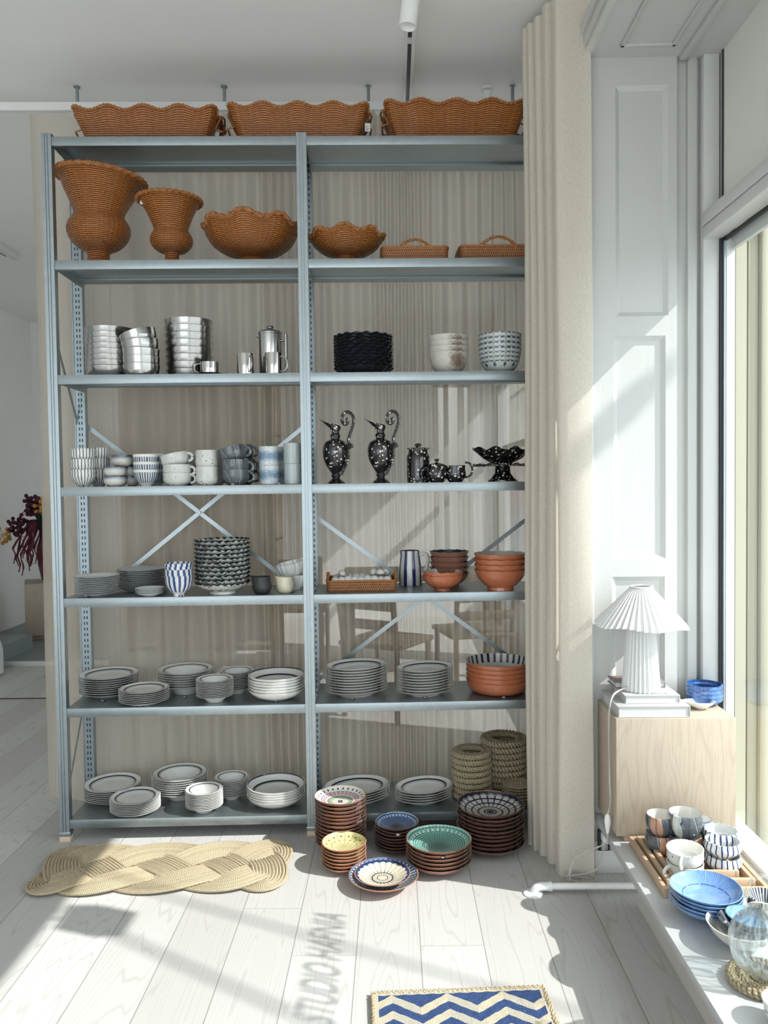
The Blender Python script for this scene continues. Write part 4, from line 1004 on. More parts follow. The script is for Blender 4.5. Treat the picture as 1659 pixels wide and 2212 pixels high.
DP2 = [(.66, 0), (.72, .03), (.93, .14), (1, .35), (.96, .6), (.97, 1)]
cups(447, 48, 972, 1048, 2, 'dotted_cup', 'tall dotted grey cup without handle, front stack', 'cup', DP2, [DOTTED, DOTTED], .05, .53)
cups(464, 44, 972, 1044, 2, 'dotted_cup', 'tall dotted grey cup without handle, shaded stack behind', 'cup', DP2, [DOTTED, DOTTED], .14, .53)
ab = abstract()
mugs(509, 58, 970, 1047, 3, 'painted_mug', 'dark mug with painted panels, front stack', [ab, ab], .05, .44, .022, -.15, tl=-.24)
mugs(526, 54, 968, 1043, 3, 'painted_mug', 'dark mug with painted panels, shaded stack behind', [ab, ab], .14, .44, .020, -.3, tl=-.2)
TUM = [(.9, 0), (.97, .02), (.985, .06), (.985, .5), (1, 1)]
cups(581, 41, 964, 1046, 2, 'blue_tumbler', 'blue speckled straight cup, front stack', 'cup', TUM, lambda R, h: [fade(h), fade(h)], .06, .502)
cups(601, 30, 965, 1043, 2, 'blue_tumbler', 'blue speckled straight cup, shaded stack behind', 'cup', TUM, lambda R, h: [fade(h), fade(h)], .15, .502)
gs = lambda R, h: [GREYW, stripes(44, (.27, .345, .35), (.50, .545, .52), .26, .25, key='tall')]
cups(634, 40, 957, 1045, 2, 'lined_tumbler', 'grey blue tumbler with pale lines beside the middle post', 'cup', TUM, gs, .06, .502)
EW = [(.30, 0), (.285, .012), (.24, .03), (.15, .06), (.115, .085), (.13, .10), (.15, .115), (.14, .13), (.12, .14), (.20, .19), (.31, .27), (.385, .36), (.41, .44), (.395, .52), (.34, .575), (.25, .605), (.16, .62), (.135, .64), (.155, .665), (.16, .685), (.13, .70), (.125, .72), (.145, .76)]
def ewer(label, px, yt, yb, d):
    P = rkd(px, yb, d); C = Vector((P.x, P.y, ZS[3]+.0008)); H = (yb-yt)*px_m(C)*1.03
    o = thing('speckled_ewer', label, 'jug', C, (0, 0, RT)); k = H*.97
    def body(b):
        p = smooth_line([(r*k*.45, z*k) for r, z in EW], 3); b.lathe([(0, 0)]+p, 40)
        rows = []
        for i in range(9):                                # neck opening into a long beak
            f = i/8; rx = .066+.05*f; cx = -.05*f*f; rows.append([])
            for j in range(40):
                t = 2*pi*j/40; bk = max(0, -cos(t)); x = cx+rx*cos(t)-bk**1.6*.075*f; y = (.066+.012*f)*sin(t)*(1-.2*f*bk)
                rows[-1].append((x*k, y*k, (.76+.085*f+.075*f*bk**2-.03*f*max(0, cos(t)))*k))
        inn = [[(x*.9, y*.85, z-.002) for x, y, z in r] for r in rows[::-1]]; b.grid(rows+inn, wrap=True)
    one('jug_body', SPECK, body, o)
    W = [(x*.5, z) for x, z in [(.36, .50), (.46, .53), (.385, .56), (.36, .60), (.40, .68), (.47, .78), (.52, .87), (.505, .94), (.44, .99), (.35, 1.01), (.25, .99), (.19, .93), (.20, .87), (.27, .835), (.335, .85), (.35, .89), (.32, .92)]]
    L = smooth_line(W, 5)
    one('handle', SPECK, lambda b: [b.tube([(x*k, yy, z*k) for x, z in L], .0062, 8) for yy in (-.005, .005)], o)
    one('thumb_spur', SPECK, lambda b: b.tube([(.18*k, 0, .545*k), (.21*k, 0, .535*k), (.25*k, 0, .51*k)], lambda t: .008*(1-t*.8), 8), o)
    one('handle_rib', SPECK, lambda b: b.tube([(x*k, 0, z*k) for x, z in smooth_line([(.165, .54), (.187, .46), (.182, .38), (.15, .27), (.11, .19), (.075, .12)], 4)], .005, 8), o)
ewer('black speckled ewer with scroll handle beside the middle post', 726, 891, 1044, .09)
ewer('black speckled ewer with scroll handle beside the lidded canister', 823, 890, 1043, .09)
C, R, H = px_cup(904, 50, 966, 1042, 3, .12)
cn = thing('speckled_canister', 'tall black speckled canister with a lid and knob', 'canister', C)
one('canister_body', SPECK, lambda b: b.lathe([(0, 0), (R*.94, 0), (R*.95, .004), (R, H*.2), (R*1.0, H*.72), (R*.97, H*.78), (R*.84, H*.84), (R*.83, H*.96), (0, H*.96)], 40), cn)
one('lid', SPECK, lambda b: b.lathe([(0, H*.96), (R*1.0, H*.96), (R*1.02, H*.985), (R*.5, H*1.005), (R*.2, H*1.01), (R*.14, H*1.03), (R*.28, H*1.06), (R*.3, H*1.09), (R*.2, H*1.12), (0, H*1.125)], 32), cn)
C, R, H = px_cup(944, 46, 1006, 1042, 3, .06)
tp = thing('speckled_teapot', 'small black speckled lidded pot with a loop handle', 'teapot', C, (0, 0, .2))
one('pot_body', SPECK, lambda b: b.lathe([(0, 0), (R*.62, 0), (R*.66, .003), (R*.95, H*.3), (R*1.0, H*.55), (R*.9, H*.85), (R*.8, H), (0, H)], 40), tp)
one('lid', SPECK, lambda b: b.lathe([(0, H), (R*.84, H), (R*.8, H*1.08), (R*.4, H*1.17), (R*.1, H*1.2), (R*.1, H*1.27), (R*.24, H*1.33), (R*.2, H*1.43), (0, H*1.46)], 28), tp)
one('handle', SPECK, lambda b: b.tube([(-x, y, z) for x, y, z in handle_pts(R*.88, H*.2, H*.9, R*.62)], .0045, 8), tp)
C, R, H = px_cup(984, 46, 1005, 1042, 3, .07)
cm = thing('speckled_creamer', 'small open black speckled cream jug beside the lidded pot', 'jug', C)
one('jug_body', SPECK, lambda b: vessel(b, [(a*R, c*H) for a, c in [(.6, 0), (.64, .05), (.95, .3), (1, .5), (.92, .8), (.94, 1)]], .003, 40), cm)
one('handle', SPECK, lambda b: b.tube(handle_pts(R*.9, H*.3, H*1.18, R*.68), .0045, 8), cm)
C, R, H = px_cup(1086, 62, 994, 1041, 3, .15)
cs = thing('speckled_cake_stand', 'black speckled footed stand with fluted rim', 'stand', C); kk = px_m(C)
one('stand_foot', SPECK, lambda b: b.lathe([(0, 0), (32*kk, 0), (32*kk, 3*kk), (25*kk, 8*kk), (17*kk, 18*kk), (16*kk, 34*kk), (0, 34*kk)], 40), cs)
one('stand_plate', SPECK, lambda b: b.lathe([(0, 33*kk), (16*kk, 33*kk), (40*kk, 33*kk), (63*kk, 35*kk), (64*kk, 37*kk), (40*kk, 36*kk), (0, 36*kk)], 96, lambda t, r, z, i: (r, z+(.005*sin(14*t) if r > 60*kk else 0))), cs)
fb2 = one('fluted_bowl', [SPECK, SPECK], lambda b: vessel(b, [(20*kk, 0), (22*kk, 3*kk), (42*kk, 14*kk), (56*kk, 28*kk), (62*kk, 34*kk)], .003, 96, waves(9, 62*kk, .05, .008)), loc=C+Vector((-.002, 0, 36.6*kk))); tag(fb2, 'black speckled fluted bowl resting on the footed stand', 'bowl')
# ------------------------------------------------------------------ second shelf up: scalloped plates, striped cups, creamers
flut = lambda n, a, c: (lambda R: (lambda t, r, z, i: (r*(1+a*max(0, r/R-.5)*2*abs(sin(n*t/2))), z+c*max(0, r/R-.6)*abs(sin(n*t/2)))))
SPL = [(.50, 0), (.53, .03), (.72, .07), (.9, .13), (1, .17)]
stk(211, 92, 1238, 1289, 4, 10, 'scalloped_plate', 'white scalloped plate, small stack by the outer post', 'plate', 'small white scalloped plates', SPL, [WHT, GREYW], t=.002, mod=flut(26, .035, .004), seg=104, jit=.0008)
stk(308, 104, 1223, 1279, 4, 11, 'scalloped_plate', 'grey white scalloped plate, wide stack behind the saucers', 'plate', 'wide scalloped plates', SPL, [GREYW, GREYW], t=.002, mod=flut(30, .035, .004), seg=120, jit=.0008)
stk(324, 60, 1266, 1289, 4, 5, 'scalloped_saucer', 'little white scalloped saucer before the wide plate stack', 'saucer', 'little scalloped saucers', [(.45, 0), (.5, .04), (.8, .14), (1, .27)], [WHT, GREYW], t=.002, mod=flut(20, .04, .002), seg=80, jit=.0006)
bs = lambda R: [stripes(15, (.72, .73, .72), (.02, .06, .18), .24, .3, key='in'), stripes(15, (.72, .73, .72), (.02, .06, .20), .22, .3, .018, key='bl')]
stk(387, 60, 1213, 1289, 4, 5, 'striped_bowl', 'white cup bowl with blue stripes, second shelf from the floor up', 'bowl', 'blue striped cup bowls', [(.38, 0), (.37, .15), (.46, .24), (.72, .46), (.88, .78), (.96, 1.15), (1, 1.5)], bs, t=.0010, foot=.46, jit=.0005, base=.12)
stk(482, 118, 1161, 1285, 4, 11, 'ruffled_dish', 'black and white ruffled dish in the tall footed stack', 'dish', 'ruffled black and white dishes', [(.47, 0), (.46, .08), (.50, .11), (.72, .20), (.9, .32), (1, .44)], lambda R: [handpaint(round(R, 3))]*2, t=.002, base=.115, foot=.5, mod=lambda R: waves(24, R, .025, .0020), seg=120, jit=.001)
def creamer(label, px, w, yt, yb, mat):
    C, R, z1 = place(px, w, yt, yb, ZS[4]+.0008, None, .7); H = z1-C.z
    o = thing('pinched_creamer', label, 'jug', C, (0, 0, .2))
    def md(t, r, z, i):
        f = max(0, z/H-.55)/.45; sp = max(0, -cos(t))**6; dn = math.exp(-((cos(t-5.3)-1)**2)*40)*math.exp(-((z/H-.55)/.25)**2)
        return r*(1+.28*f*sp-.13*dn), z+.004*f*sp
    one('jug_body', [mat, mat], lambda b: vessel(b, smooth_line([(.62*R, 0), (.80*R, .10*H), (.97*R, .35*H), (.98*R, .55*H), (.9*R, .8*H), (.88*R, H)], 4), .003, 64, md), o); return o
creamer('small matt black creamer beside the tall ruffled dishes', 566, 42, 1243, 1284, plain('matt black glaze', (.022, .024, .027), .45))
creamer('small cream creamer beside the black creamer', 617, 40, 1243, 1282, plain('cream stoneware', (.62, .575, .44), .35, 0, .1))
FLU = [(.52, 0), (.55, .05), (.78, .3), (.93, .65), (1, 1.0)]
P = onz(634, 1274, ZS[4]); C, R, z1 = place(634, 56, 1213, 1262, ZS[4]+.0008, .17)
f1 = one('fluted_cup', [WHT, WHT], lambda b: vessel(b, [(a*R, c*R*1.15) for a, c in FLU], .003, 96, flut(14, .10, .0)(R)), loc=C); tag(f1, 'white fluted cup under the tilted one beside the middle post', 'cup')
f2 = one('fluted_cup', [WHT, WHT], lambda b: vessel(b, [(a*R, c*R*1.15) for a, c in FLU], .003, 96, flut(14, .10, .0)(R)), loc=C+Vector((-.004, 0, .052)), rot=(0, -.22, .4)); tag(f2, 'white fluted cup tilted in the one beside the middle post', 'cup')
one('curl_handle', WHT, lambda b: b.tube([(R*.95, 0, R*1.05), (R*1.1, 0, R*1.2), (R*1.25, 0, R*1.1), (R*1.2, 0, R*.95), (R*1.08, 0, R*1.0)], .004, 8), f2)

# window bay: tray of shells, striped jug, terracotta bowls
A, B_ = onz(704, 1279, ZS[4]), onz(859, 1277, ZS[4]); L = (B_-A).length; M_ = (A+B_)/2; s_, d_ = rinv(M_)
TC = rk(s_, d_+.10, ZS[4]+.001); ty = ony(780, 1256, M_.y).z-ZS[4]
rattan_tray('rattan tray filled with white shells on the second bay shelf', TC, L, .20, ty, .004, [('y', .045, .03)])
SHELL = m_sh = plain('chalky shell', (.66, .645, .60), .5, 0, 0, .1, 60, .4)
def shellmesh(b):
    for i in range(2):
        rows = []
        for k in range(9):
            f = k/8; r = .021*sin(pi*min(1, f*.96+.02))**.7
            rows.append([((f-.5)*.046, r*cos(t)*(1+.03*(j % 2)), (1 if i == 0 else -.55)*r*max(0, sin(t)) *(1+.05*(j % 2))) for j, t in enumerate([pi*q/16 for q in range(17)])])
        b.grid(rows)
    b.ball((-.02, 0, .004), .006, seg=8, rings=5)
rr = random.Random(4); first = None
spots = [(-.46+.92*i/8, j, 0) for i in range(9) for j in (-.5, .35)] + [(.33, -.1, .024), (.42, .1, .024), (.22, .1, .024), (-.36, 0, .022)]
WH = ['at the near rim', 'at the back rim']
for i, (u, v, h) in enumerate(spots):
    loc = TC+Vector((cos(RT)*u*(L-.06), v*.12+sin(RT)*u*L, ty*.92+h+rr.uniform(0, .003))); e = (rr.uniform(-.3, .3), rr.uniform(-.3, .3), rr.uniform(0, 6.28)); q = rr.uniform(.8, 1.05)
    lab = ('white scallop shell heaped on top of the others, '+['topmost beside the brace', 'next to the jug', 'mid tray', 'at the post end'][i-18]) if h else 'white shell lying in the rattan shell tray, '+('near side' if v < 0 else 'back side')+', '+NUM[8-i//2].replace('topmost', 'first').replace(' from top', '')+' from the jug'
    if first is None: first = one('sea_shell', SHELL, shellmesh, loc=loc, rot=e); o = tag(first, lab, 'shell', 'shells in the rattan tray')
    else: o = dup(first, loc, e, lab)
    o.scale = (q, q, q)
C, R, z1 = place(887, 50, 1187, 1266, ZS[4]+.0008, None, .9); H = z1-C.z
jg = thing('striped_jug', 'tall white jug with bold navy stripes and big handle', 'jug', C, (0, 0, -.1))
jp = [(.98, 0), (1, .03), (.99, .3), (.93, .6), (.82, .85), (.80, 1)]
one('jug_body', [plain('wine red glaze', (.12, .03, .04), .25), stripes(8, (.62, .62, .575), (.012, .022, .10), .2, .05, key='jug')], lambda b: vessel(b, [(a*R, c*H) for a, c in jp], .0035, 64, lambda t, r, z, i: (r*(1+.12*max(0, z/H-.8)*5*max(0, -cos(t))**8), z)), jg)
one('handle', plain('white jug glaze', (.62, .62, .575), .2, 0, .3), lambda b: b.tube([(R*.80, 0, H*.86), (R*1.15, 0, H*.92), (R*1.45, 0, H*.88), (R*1.55, 0, H*.72), (R*1.4, 0, H*.5), (R*1.15, 0, H*.36), (R*.92, 0, H*.26)], .0078, 12), jg)
wob = lambda R: (lambda t, r, z, i: (r*(1+.012*sin(17*t)*max(0, r/R-.7)*3), z+.0016*sin(13*t+1)*max(0, r/R-.8)*5))
DBLUE = plain('dark blue glaze', (.02, .035, .055), .15, 0, .5); GREYIN = plain('grey cream glaze', (.42, .41, .36), .2, 0, .4)
stk(971, 84, 1187, 1256, 4, 5, 'terracotta_bowl', 'dark terracotta bowl with blue inside, stack behind', 'bowl', 'dark terracotta bowls', [(.50, 0), (.50, .1), (.66, .18), (.84, .36), (.94, .54), (1, .70)], [DBLUE, TERRA], t=.0022, jit=.0005, base=.1, depth=.21, mod=wob, spin=False)
stk(956, 86, 1229, 1277, 4, 2, 'terracotta_bowl', 'small orange brown bowl, short stack at the shelf front', 'bowl', 'small terracotta bowls', [(.40, 0), (.40, .08), (.62, .2), (.86, .40), (.97, .60), (1, .76)], [GREYIN, TERRAO], base=.1, jit=.0005, t=.0022, mod=wob, spin=False)
stk(1081, 111, 1190, 1277, 4, 4, 'terracotta_bowl', 'big orange brown bowl beside the drawn curtain', 'bowl', 'big terracotta bowls', [(.52, 0), (.51, .12), (.66, .22), (.84, .42), (.94, .6), (1, .80)], [GREYIN, TERRAO], t=.0022, jit=.0005, base=.1, mod=wob, spin=False)

# ------------------------------------------------------------------ first and bottom shelf: ring-banded white ware
PG = 'white ring-banded plate, '
def plates(px, w, yt, yb, k, n, what, prof=PLATE, foot=.57, group=None, **kw):
    return stk(px, w, yt, yb, k, n, kw.pop('name', 'banded_plate'), what, kw.pop('cat', 'plate'), group or what, prof, lambda R: [ringed(round(R, 3), kw.get('ys', 1.0)), RINGB], t=.0028, foot=foot, jit=.0006, **kw)
OVAL = [(.55, 0), (.57, .03), (.70, .07), (.77, .12), (.98, .19), (1, .20)]
plates(237, 126, 1440, 1508, 5, 9, 'white ring-banded plate, upper shelf, wide stack at the outer post')
plates(312, 106, 1473, 1525, 5, 7, 'white ring-banded plate, upper shelf, low stack in front')
plates(402, 120, 1431, 1502, 5, 7, 'white ring-banded deep plate, upper shelf, wide middle stack', DEEP, .44)
plates(465, 80, 1456, 1519, 5, 11, 'white ring-banded small bowl, upper shelf, front stack', DEEP, .44, name='banded_bowl', cat='bowl')
plates(513, 74, 1439, 1500, 5, 11, 'white ring-banded small bowl, upper shelf, back stack', DEEP, .44, name='banded_bowl', cat='bowl')
plates(598, 122, 1441, 1515, 5, 6, 'big white bowl, upper shelf, beside the middle post', BOWL, .48, name='serving_bowl', cat='bowl')
plates(771, 138, 1422, 1507, 5, 10, 'white oval plate, upper shelf, larger stack past the middle post', OVAL, .57, ys=.78, spin=False, name='oval_plate', rot=.45)
plates(919, 130, 1427, 1506, 5, 9, 'white oval plate, upper shelf, stack beside the orange bowls', OVAL, .57, ys=.78, spin=False, name='oval_plate', rot=.5)
stk(1076, 138, 1411, 1507, 5, 5, 'straight_bowl', 'straight orange terracotta bowl with striped inside, upper plate shelf', 'bowl', 'straight terracotta bowls', STRAIGHT, lambda R: [stripes(28, (.66, .65, .6), (.015, .02, .05), .2, .1, .02, key='i'), TERRAO], t=.0025, foot=.8, jit=.0005)
plates(245, 122, 1669, 1736, 6, 7, 'white ring-banded plate, bottom shelf, wide stack at the outer post')
plates(293, 106, 1700, 1763, 6, 8, 'white ring-banded plate, bottom shelf, sunlit front stack')
plates(390, 118, 1648, 1731, 6, 8, 'white ring-banded deep plate, bottom shelf, wide middle stack', DEEP, .44)
plates(442, 80, 1689, 1758, 6, 11, 'white ring-banded small bowl, bottom shelf, sunlit front stack', DEEP, .44, name='banded_bowl', cat='bowl')
plates(501, 74, 1664, 1729, 6, 10, 'white ring-banded small bowl, bottom shelf, back stack', DEEP, .44, name='banded_bowl', cat='bowl')
plates(597, 125, 1669, 1747, 6, 5, 'big white bowl, bottom shelf, beside the middle post', BOWL, .48, name='serving_bowl', cat='bowl')
plates(771, 148, 1673, 1742, 6, 5, 'white oval platter, bottom shelf, behind the pink floor plates', OVAL, .57, ys=.78, spin=False, name='oval_platter', rot=.4)
plates(916, 130, 1676, 1739, 6, 5, 'white oval platter, bottom shelf, behind the blue floor plates', OVAL, .57, ys=.78, spin=False, rot=.5, name='oval_platter')

# rope rings and woven mats at the dark end of the bottom shelf
def braid_ring(b, R, w, h, n):
    N = 280
    for k in range(3):
        b.tube([((R+w*sin(n*a+2*pi*k/3))*cos(a), (R+w*sin(n*a+2*pi*k/3))*sin(a), h*sin(2*(n*a+2*pi*k/3))) for a in [2*pi*i/N for i in range(N)]], h*.95, 6, True)
def ring_stack(px, py, w, n, ztop_py, d, what, group):
    P = rkd(px, py, d); C = Vector((P.x, P.y, ZS[6])); R = w/2*px_m(C); zt = rkd(px, ztop_py, d).z; dz = (zt-ZS[6])/n; h = dz*.27
    f = None
    for i in range(n):
        loc = C+Vector((rr.uniform(-.002, .002), rr.uniform(-.002, .002), dz*(i+.5)+.001)); e = (0, 0, rr.uniform(0, 6))
        lab = order(i, n)+' '+what
        if f is None: f = one('rope_ring', ROPED, lambda b: braid_ring(b, R*.76, R*.20, h, 13), loc=loc, rot=e); tag(f, lab, 'trivet', group)
        else: dup(f, loc, e, lab)
ring_stack(1020, 1715, 84, 8, 1618, .16, 'braided rope ring, pale front pile on the bottom shelf', 'rope rings, front pile')
ring_stack(1090, 1700, 100, 9, 1590, .235, 'braided rope ring, dark pile in the rack corner', 'rope rings, corner pile')
def round_mat(b, R):
    for k in range(7): b.tube([((R*(k+.6)/7)*cos(a), (R*(k+.6)/7)*sin(a), .0045+.0012*sin(a*23+k)) for a in [2*pi*i/90 for i in range(90)]], R/13, 6, True, flat=.6)
f = None
P = rkd(1116, 1700, .085); C = Vector((P.x, P.y, ZS[6]))
for i in range(7):
    loc = C+Vector((rr.uniform(-.004, .004), rr.uniform(-.004, .004), .001+i*.0125)); lab = order(i, 7)+' round woven mat in the corner pile behind the dark plates'
    if f is None: f = one('woven_mat', ROPED, lambda b: round_mat(b, .062), loc=loc); tag(f, lab, 'mat', 'round woven mats')
    else: dup(f, loc, (0, 0, rr.uniform(0, 6)), lab)

# price tags on the shelf edges
TAGB = plain('black tag', (.012, .012, .013), .35); TAGW = plain('white digits', (.8, .8, .8), .5)
def price(px, py, z, num, label, w=.017):
    P = onz(px, py, z) if not isinstance(z, tuple) else rkd(px, py, z[1]); z = z if not isinstance(z, tuple) else z[0]
    t = one('price_tag', TAGB, lambda b: b.prism([(0, 0), (.008, 0), (.0015, .0085), (0, .0085)], -w/2, w/2, 'x'), loc=(P.x, P.y, z+.0006), rot=(0, 0, RT)); tag(t, label, 'price tag')
    d = letters(num, t, 'digits', TAGW, .0068, 1.0, .0001); d.location = (-.001, -.0004, .0042); d.rotation_euler = (pi/2, 0, 0)
for a in ((222, 1516, 5, '249', 'small black price tag before the wide plate stack, upper plate shelf'), (305, 1527, 5, '199', 'small black price tag under the low front plate stack, upper shelf'),
          (399, 1508, 5, '249', 'small black price tag before the middle deep plates, upper shelf'), (596, 1517, 5, '279', 'small black price tag before the big white bowls, upper shelf'),
          (761, 1512, 5, '399', 'small black price tag before the larger oval plates'), (919, 1509, 5, '350', 'small black price tag before the oval plates near the orange bowls'),
          (1088, 1509, 5, '349', 'small black price tag before the straight orange bowls'),
          (185, 1291, 4, '129', 'small black price tag under the small scalloped plates'), (390, 1290, 4, '120', 'small black price tag under the blue striped cup bowls'), (476, 1283, 4, '295', 'small black price tag at the foot of the ruffled dishes'),
          (583, 1281, 4, '150', 'small black price tag between the two creamers'), (958, 1276, 4, '195', 'small black price tag under the small orange brown bowls'), (1092, 1274, 4, '349', 'small black price tag under the big orange brown bowls')):
    price(a[0], a[1], ZS[a[2]], a[3], a[4])
for px, num, lab in ((176, '130', 'under the striped cups at the outer post'), (273, '110', 'between grey bowls and drop bowls'), (370, '160', 'under the dotted mugs'), (442, '140', 'under the tall dotted cups'), (503, '180', 'under the painted mugs'), (603, '120', 'under the blue tumblers')):
    price(px, 1050, (ZS[3], .012), num, 'small black price tag on the cup shelf '+lab)
# ------------------------------------------------------------------ on the floor: stacks of painted plates
def fplates(px, w, yt, yb, n, what, kind, outer=TERRA, prof=DISH, group=None, foot=.42, **kw):
    return stk(px, w, yt, yb, 0.0, n, 'painted_plate', what, 'plate', group or what, prof, lambda R: [folk(kind, round(R, 3)), outer], t=.0035, foot=foot, seg=64, jit=kw.pop('jit', .002), mod=lambda R: (lambda t, r, z, i: (r*(1+.006*sin(2*t+1)), z+.0012*sin(2*t)*(r/R)**2)), **kw)
fplates(737, 111, 1696, 1839, 13, 'pink and green painted plate, tall floor stack at the middle post', 'pink', TERRA)
fplates(744, 97, 1796, 1884, 7, 'yellow petal painted plate, short floor stack before the pink stack', 'yellow', plain('light terracotta', (.42, .20, .13), .35, 0, .25, .12))
fplates(857, 95, 1754, 1842, 8, 'navy painted plate with white dashes, small floor stack', 'blue', TERRAD)
fplates(948, 142, 1780, 1887, 6, 'green painted plate with white dashes, wide floor stack', 'green', TERRA)
fplates(1060, 144, 1708, 1843, 10, 'dark navy checked plate, tall floor stack by the drawn curtain', 'dark', TERRAD, foot=.30)
(bigp,), C, R = fplates(828, 152, 1862, 1927, 1, 'blue-edged wide terracotta plate lying lowest on the floor', 'blueedge', plain('light terracotta', (.42, .20, .13), .35, 0, .25, .12), [(.40, 0), (.42, .035), (.66, .11), (.86, .22), (1, .32)])
k = R*.80
sp2 = one('painted_plate', [folk('cream', round(k, 3)), plain('light terracotta', (.42, .20, .13), .35, 0, .25, .12)], lambda b: vessel(b, [(a*k, c*k) for a, c in [(.40, 0), (.42, .03), (.66, .085), (.86, .17), (1, .25)]], .0035, 64), loc=C+Vector((-.002, 0, .0185)))
tag(sp2, 'cream plate with brown spokes and navy edge, resting inside the blue-edged plate', 'plate')
price(860, 1806, .143, '225', 'small black price tag lying in the top navy plate')
price(957, 1855, .112, '360', 'small black price tag lying in the top green plate')
price(735, 1734, .205, '115', 'small black price tag lying in the top pink plate')

# braided rope mat: one band of eight ropes woven through itself
def knot_mat(b, A, B_, p=2, q=5, ropes=11, r=.0063):
    N = 720; ph = pi/4
    c = [Vector((A*cos(p*t), B_*sin(q*t+ph), 0)) for t in [2*pi*i/N for i in range(N)]]
    cr = []
    for i in range(N):
        a, a2 = c[i], c[(i+1) % N]
        for j in range(i+3, N if i else N-2):
            e, e2 = c[j], c[(j+1) % N]
            d1, d2 = a2-a, e2-e; D = d1.x*d2.y-d1.y*d2.x
            if abs(D) < 1e-12: continue
            w = e-a; u = (w.x*d2.y-w.y*d2.x)/D; v = (w.x*d1.y-w.y*d1.x)/D
            if 0 <= u < 1 and 0 <= v < 1: cr += [i+u, j+v]
    cr.sort(); H = [0]*N
    for k, a in enumerate(cr):
        e = cr[(k+1) % len(cr)]; e = e if e > a else e+N; s0 = 1 if k % 2 == 0 else -1; i = math.ceil(a)
        while i < e:
            f = (i-a)/(e-a); H[i % N] = s0*cos(pi*f); i += 1
    zc = lambda h: .0068+(.0068*(h+1))
    for k in range(ropes):
        o = (k-(ropes-1)/2)*r*1.92; L = []
        for i in range(0, N, 2):
            T = (c[(i+1) % N]-c[i-1]).normalized(); n_ = Vector((-T.y, T.x, 0)); h = sum(H[(i+m) % N] for m in (-4, -2, 0, 2, 4))/5
            L.append(c[i]+n_*o+Vector((0, 0, zc(h))))
        b.tube(L, r, 6, True)
mt = one('rope_mat', ROPE, lambda b: knot_mat(b, .402, .128), loc=(-.870, 2.945, 0), rot=(0, 0, .035))
tag(mt, 'oval plaited jute rope mat lying flat on the sunlit floor', 'mat')

def m_chevron():
    s = S('chevron jute'); x, y, z = s.xyz(); n = s.noise(s.P(), 160, 3); tri = Abs(Fr(x*(1/.154)+.22)-.5)*2.0
    v = y+.013+(1-tri)*.055; f = Fr(v*(1/.066)); blue = Mx(band(f, .0, .5, .012), v > .0)
    st = Sin((y*.9+tri*.05)*2*pi/.0052+Sin(x*900)*.6)
    ins = (Abs(x) < .226)*(y < -.013)
    c = s.mix(n, (.50, .43, .30), (.70, .63, .49)); c = s.mix(blue*ins, c, s.mix(n, (.02, .04, .12), (.075, .125, .27)))
    return s.done(c, .9, 0, st*.5+n, .8, .003, spec=.1)
A, B_ = onz(806, 2146, .01), onz(1173, 2132, .01); W = (B_-A).length; ang = atan2(B_.y-A.y, B_.x-A.x)
rg = thing('chevron_rug', 'woven jute rug with navy and cream zigzag stripes', 'rug', ((A.x+B_.x)/2, (A.y+B_.y)/2, 0), (0, 0, ang))
one('rug_field', m_chevron(), lambda b: b.grid([[(-W/2+W*i/60, -.9*j/80, .011+.0012*sin(i*1.3)*sin(j*.9)) for i in range(61)] for j in range(81)]), rg)
one('rug_backing', ROPE, lambda b: b.box(-W/2, W/2, -.9, 0, .001, .009), rg)
pr_ = [(-W/2, -.9+.9*i/60, .008) for i in range(60)]+[(-W/2+W*i/36, 0, .008) for i in range(37)]+[(W/2, -.9*i/60, .008) for i in range(1, 61)]+[(W/2-W*i/36, -.9, .008) for i in range(1, 36)]
one('plaited_edge', ROPE, lambda b: b.rope(pr_, .0042, .0048, 62, 3, 5, True), rg)

# ------------------------------------------------------------------ window ledge
CX0, CX1, CY0, CY1, CZ0, CZ1 = .734, 1.132, 2.660, 2.903, HL+.022, .638
cu = thing('oak_plinth', 'oak veneered display block standing on the window ledge', 'plinth', (0, 0, 0))
one('block', OAK, lambda b: b.box(CX0, CX1, CY0, CY1, CZ0, CZ1, .0012), cu)
one('plinth_base', OAKX, lambda b: b.box(CX0+.03, CX1-.03, CY0+.012, CY1-.02, HL+.0005, CZ0), cu)
PAGES = plain('book pages', (.74, .74, .73), .7, 0, 0, .12, 9)
def m_pages():
    s = S('page edges'); x, y, z = s.xyz(); n = s.noise(s.vec(x*3, y*3, z*900), 1, 2)
    return s.done(s.mix(n, (.44, .44, .43), (.60, .60, .59)), .8)
PG_ = m_pages()
def book(label, x0, x1, y0, y1, z, h, cover, title=None, spine='right'):
    o = thing('art_book', label, 'book', ((x0+x1)/2, (y0+y1)/2, z+.0006)); w, d = (x1-x0)/2, (y1-y0)/2; t = .0025
    one('cover', cover, lambda b: (b.box(-w, w, -d, d, 0, t, .0006), b.box(-w, w, -d, d, h-t, h, .0006), b.box(w-.003, w, -d, d, t, h-t, .0006)), o)
    one('page_block', PG_, lambda b: b.box(-w+.005, w-.003, -d+.004, d-.004, t, h-t), o)
    return o
GREYB = plain('pale grey cloth', (.44, .44, .43), .6, 0, 0, .05)
book('large pale grey book lying lowest on the oak block', .743, .985, 2.672, 2.885, CZ1, .038, GREYB)
bk2 = book('smaller pale grey book with lettered cover, lying on the large grey book', .776, .962, 2.705, 2.86, CZ1+.0385, .028, plain('pale cover', (.50, .50, .49), .55, 0, 0, .04))
tt = letters('KINFOLK', bk2, 'cover_title', plain('grey title', (.2, .2, .2), .5), .022, 1.25, .0002); tt.location = (.0, -.055, .0284); tt.rotation_euler = (0, 0, pi)
bk3 = book('dark taupe book with copper lettering behind the lamp foot', .768, .945, 2.80, 2.898, CZ1+.0675, .020, plain('taupe cloth', (.22, .18, .18), .6))
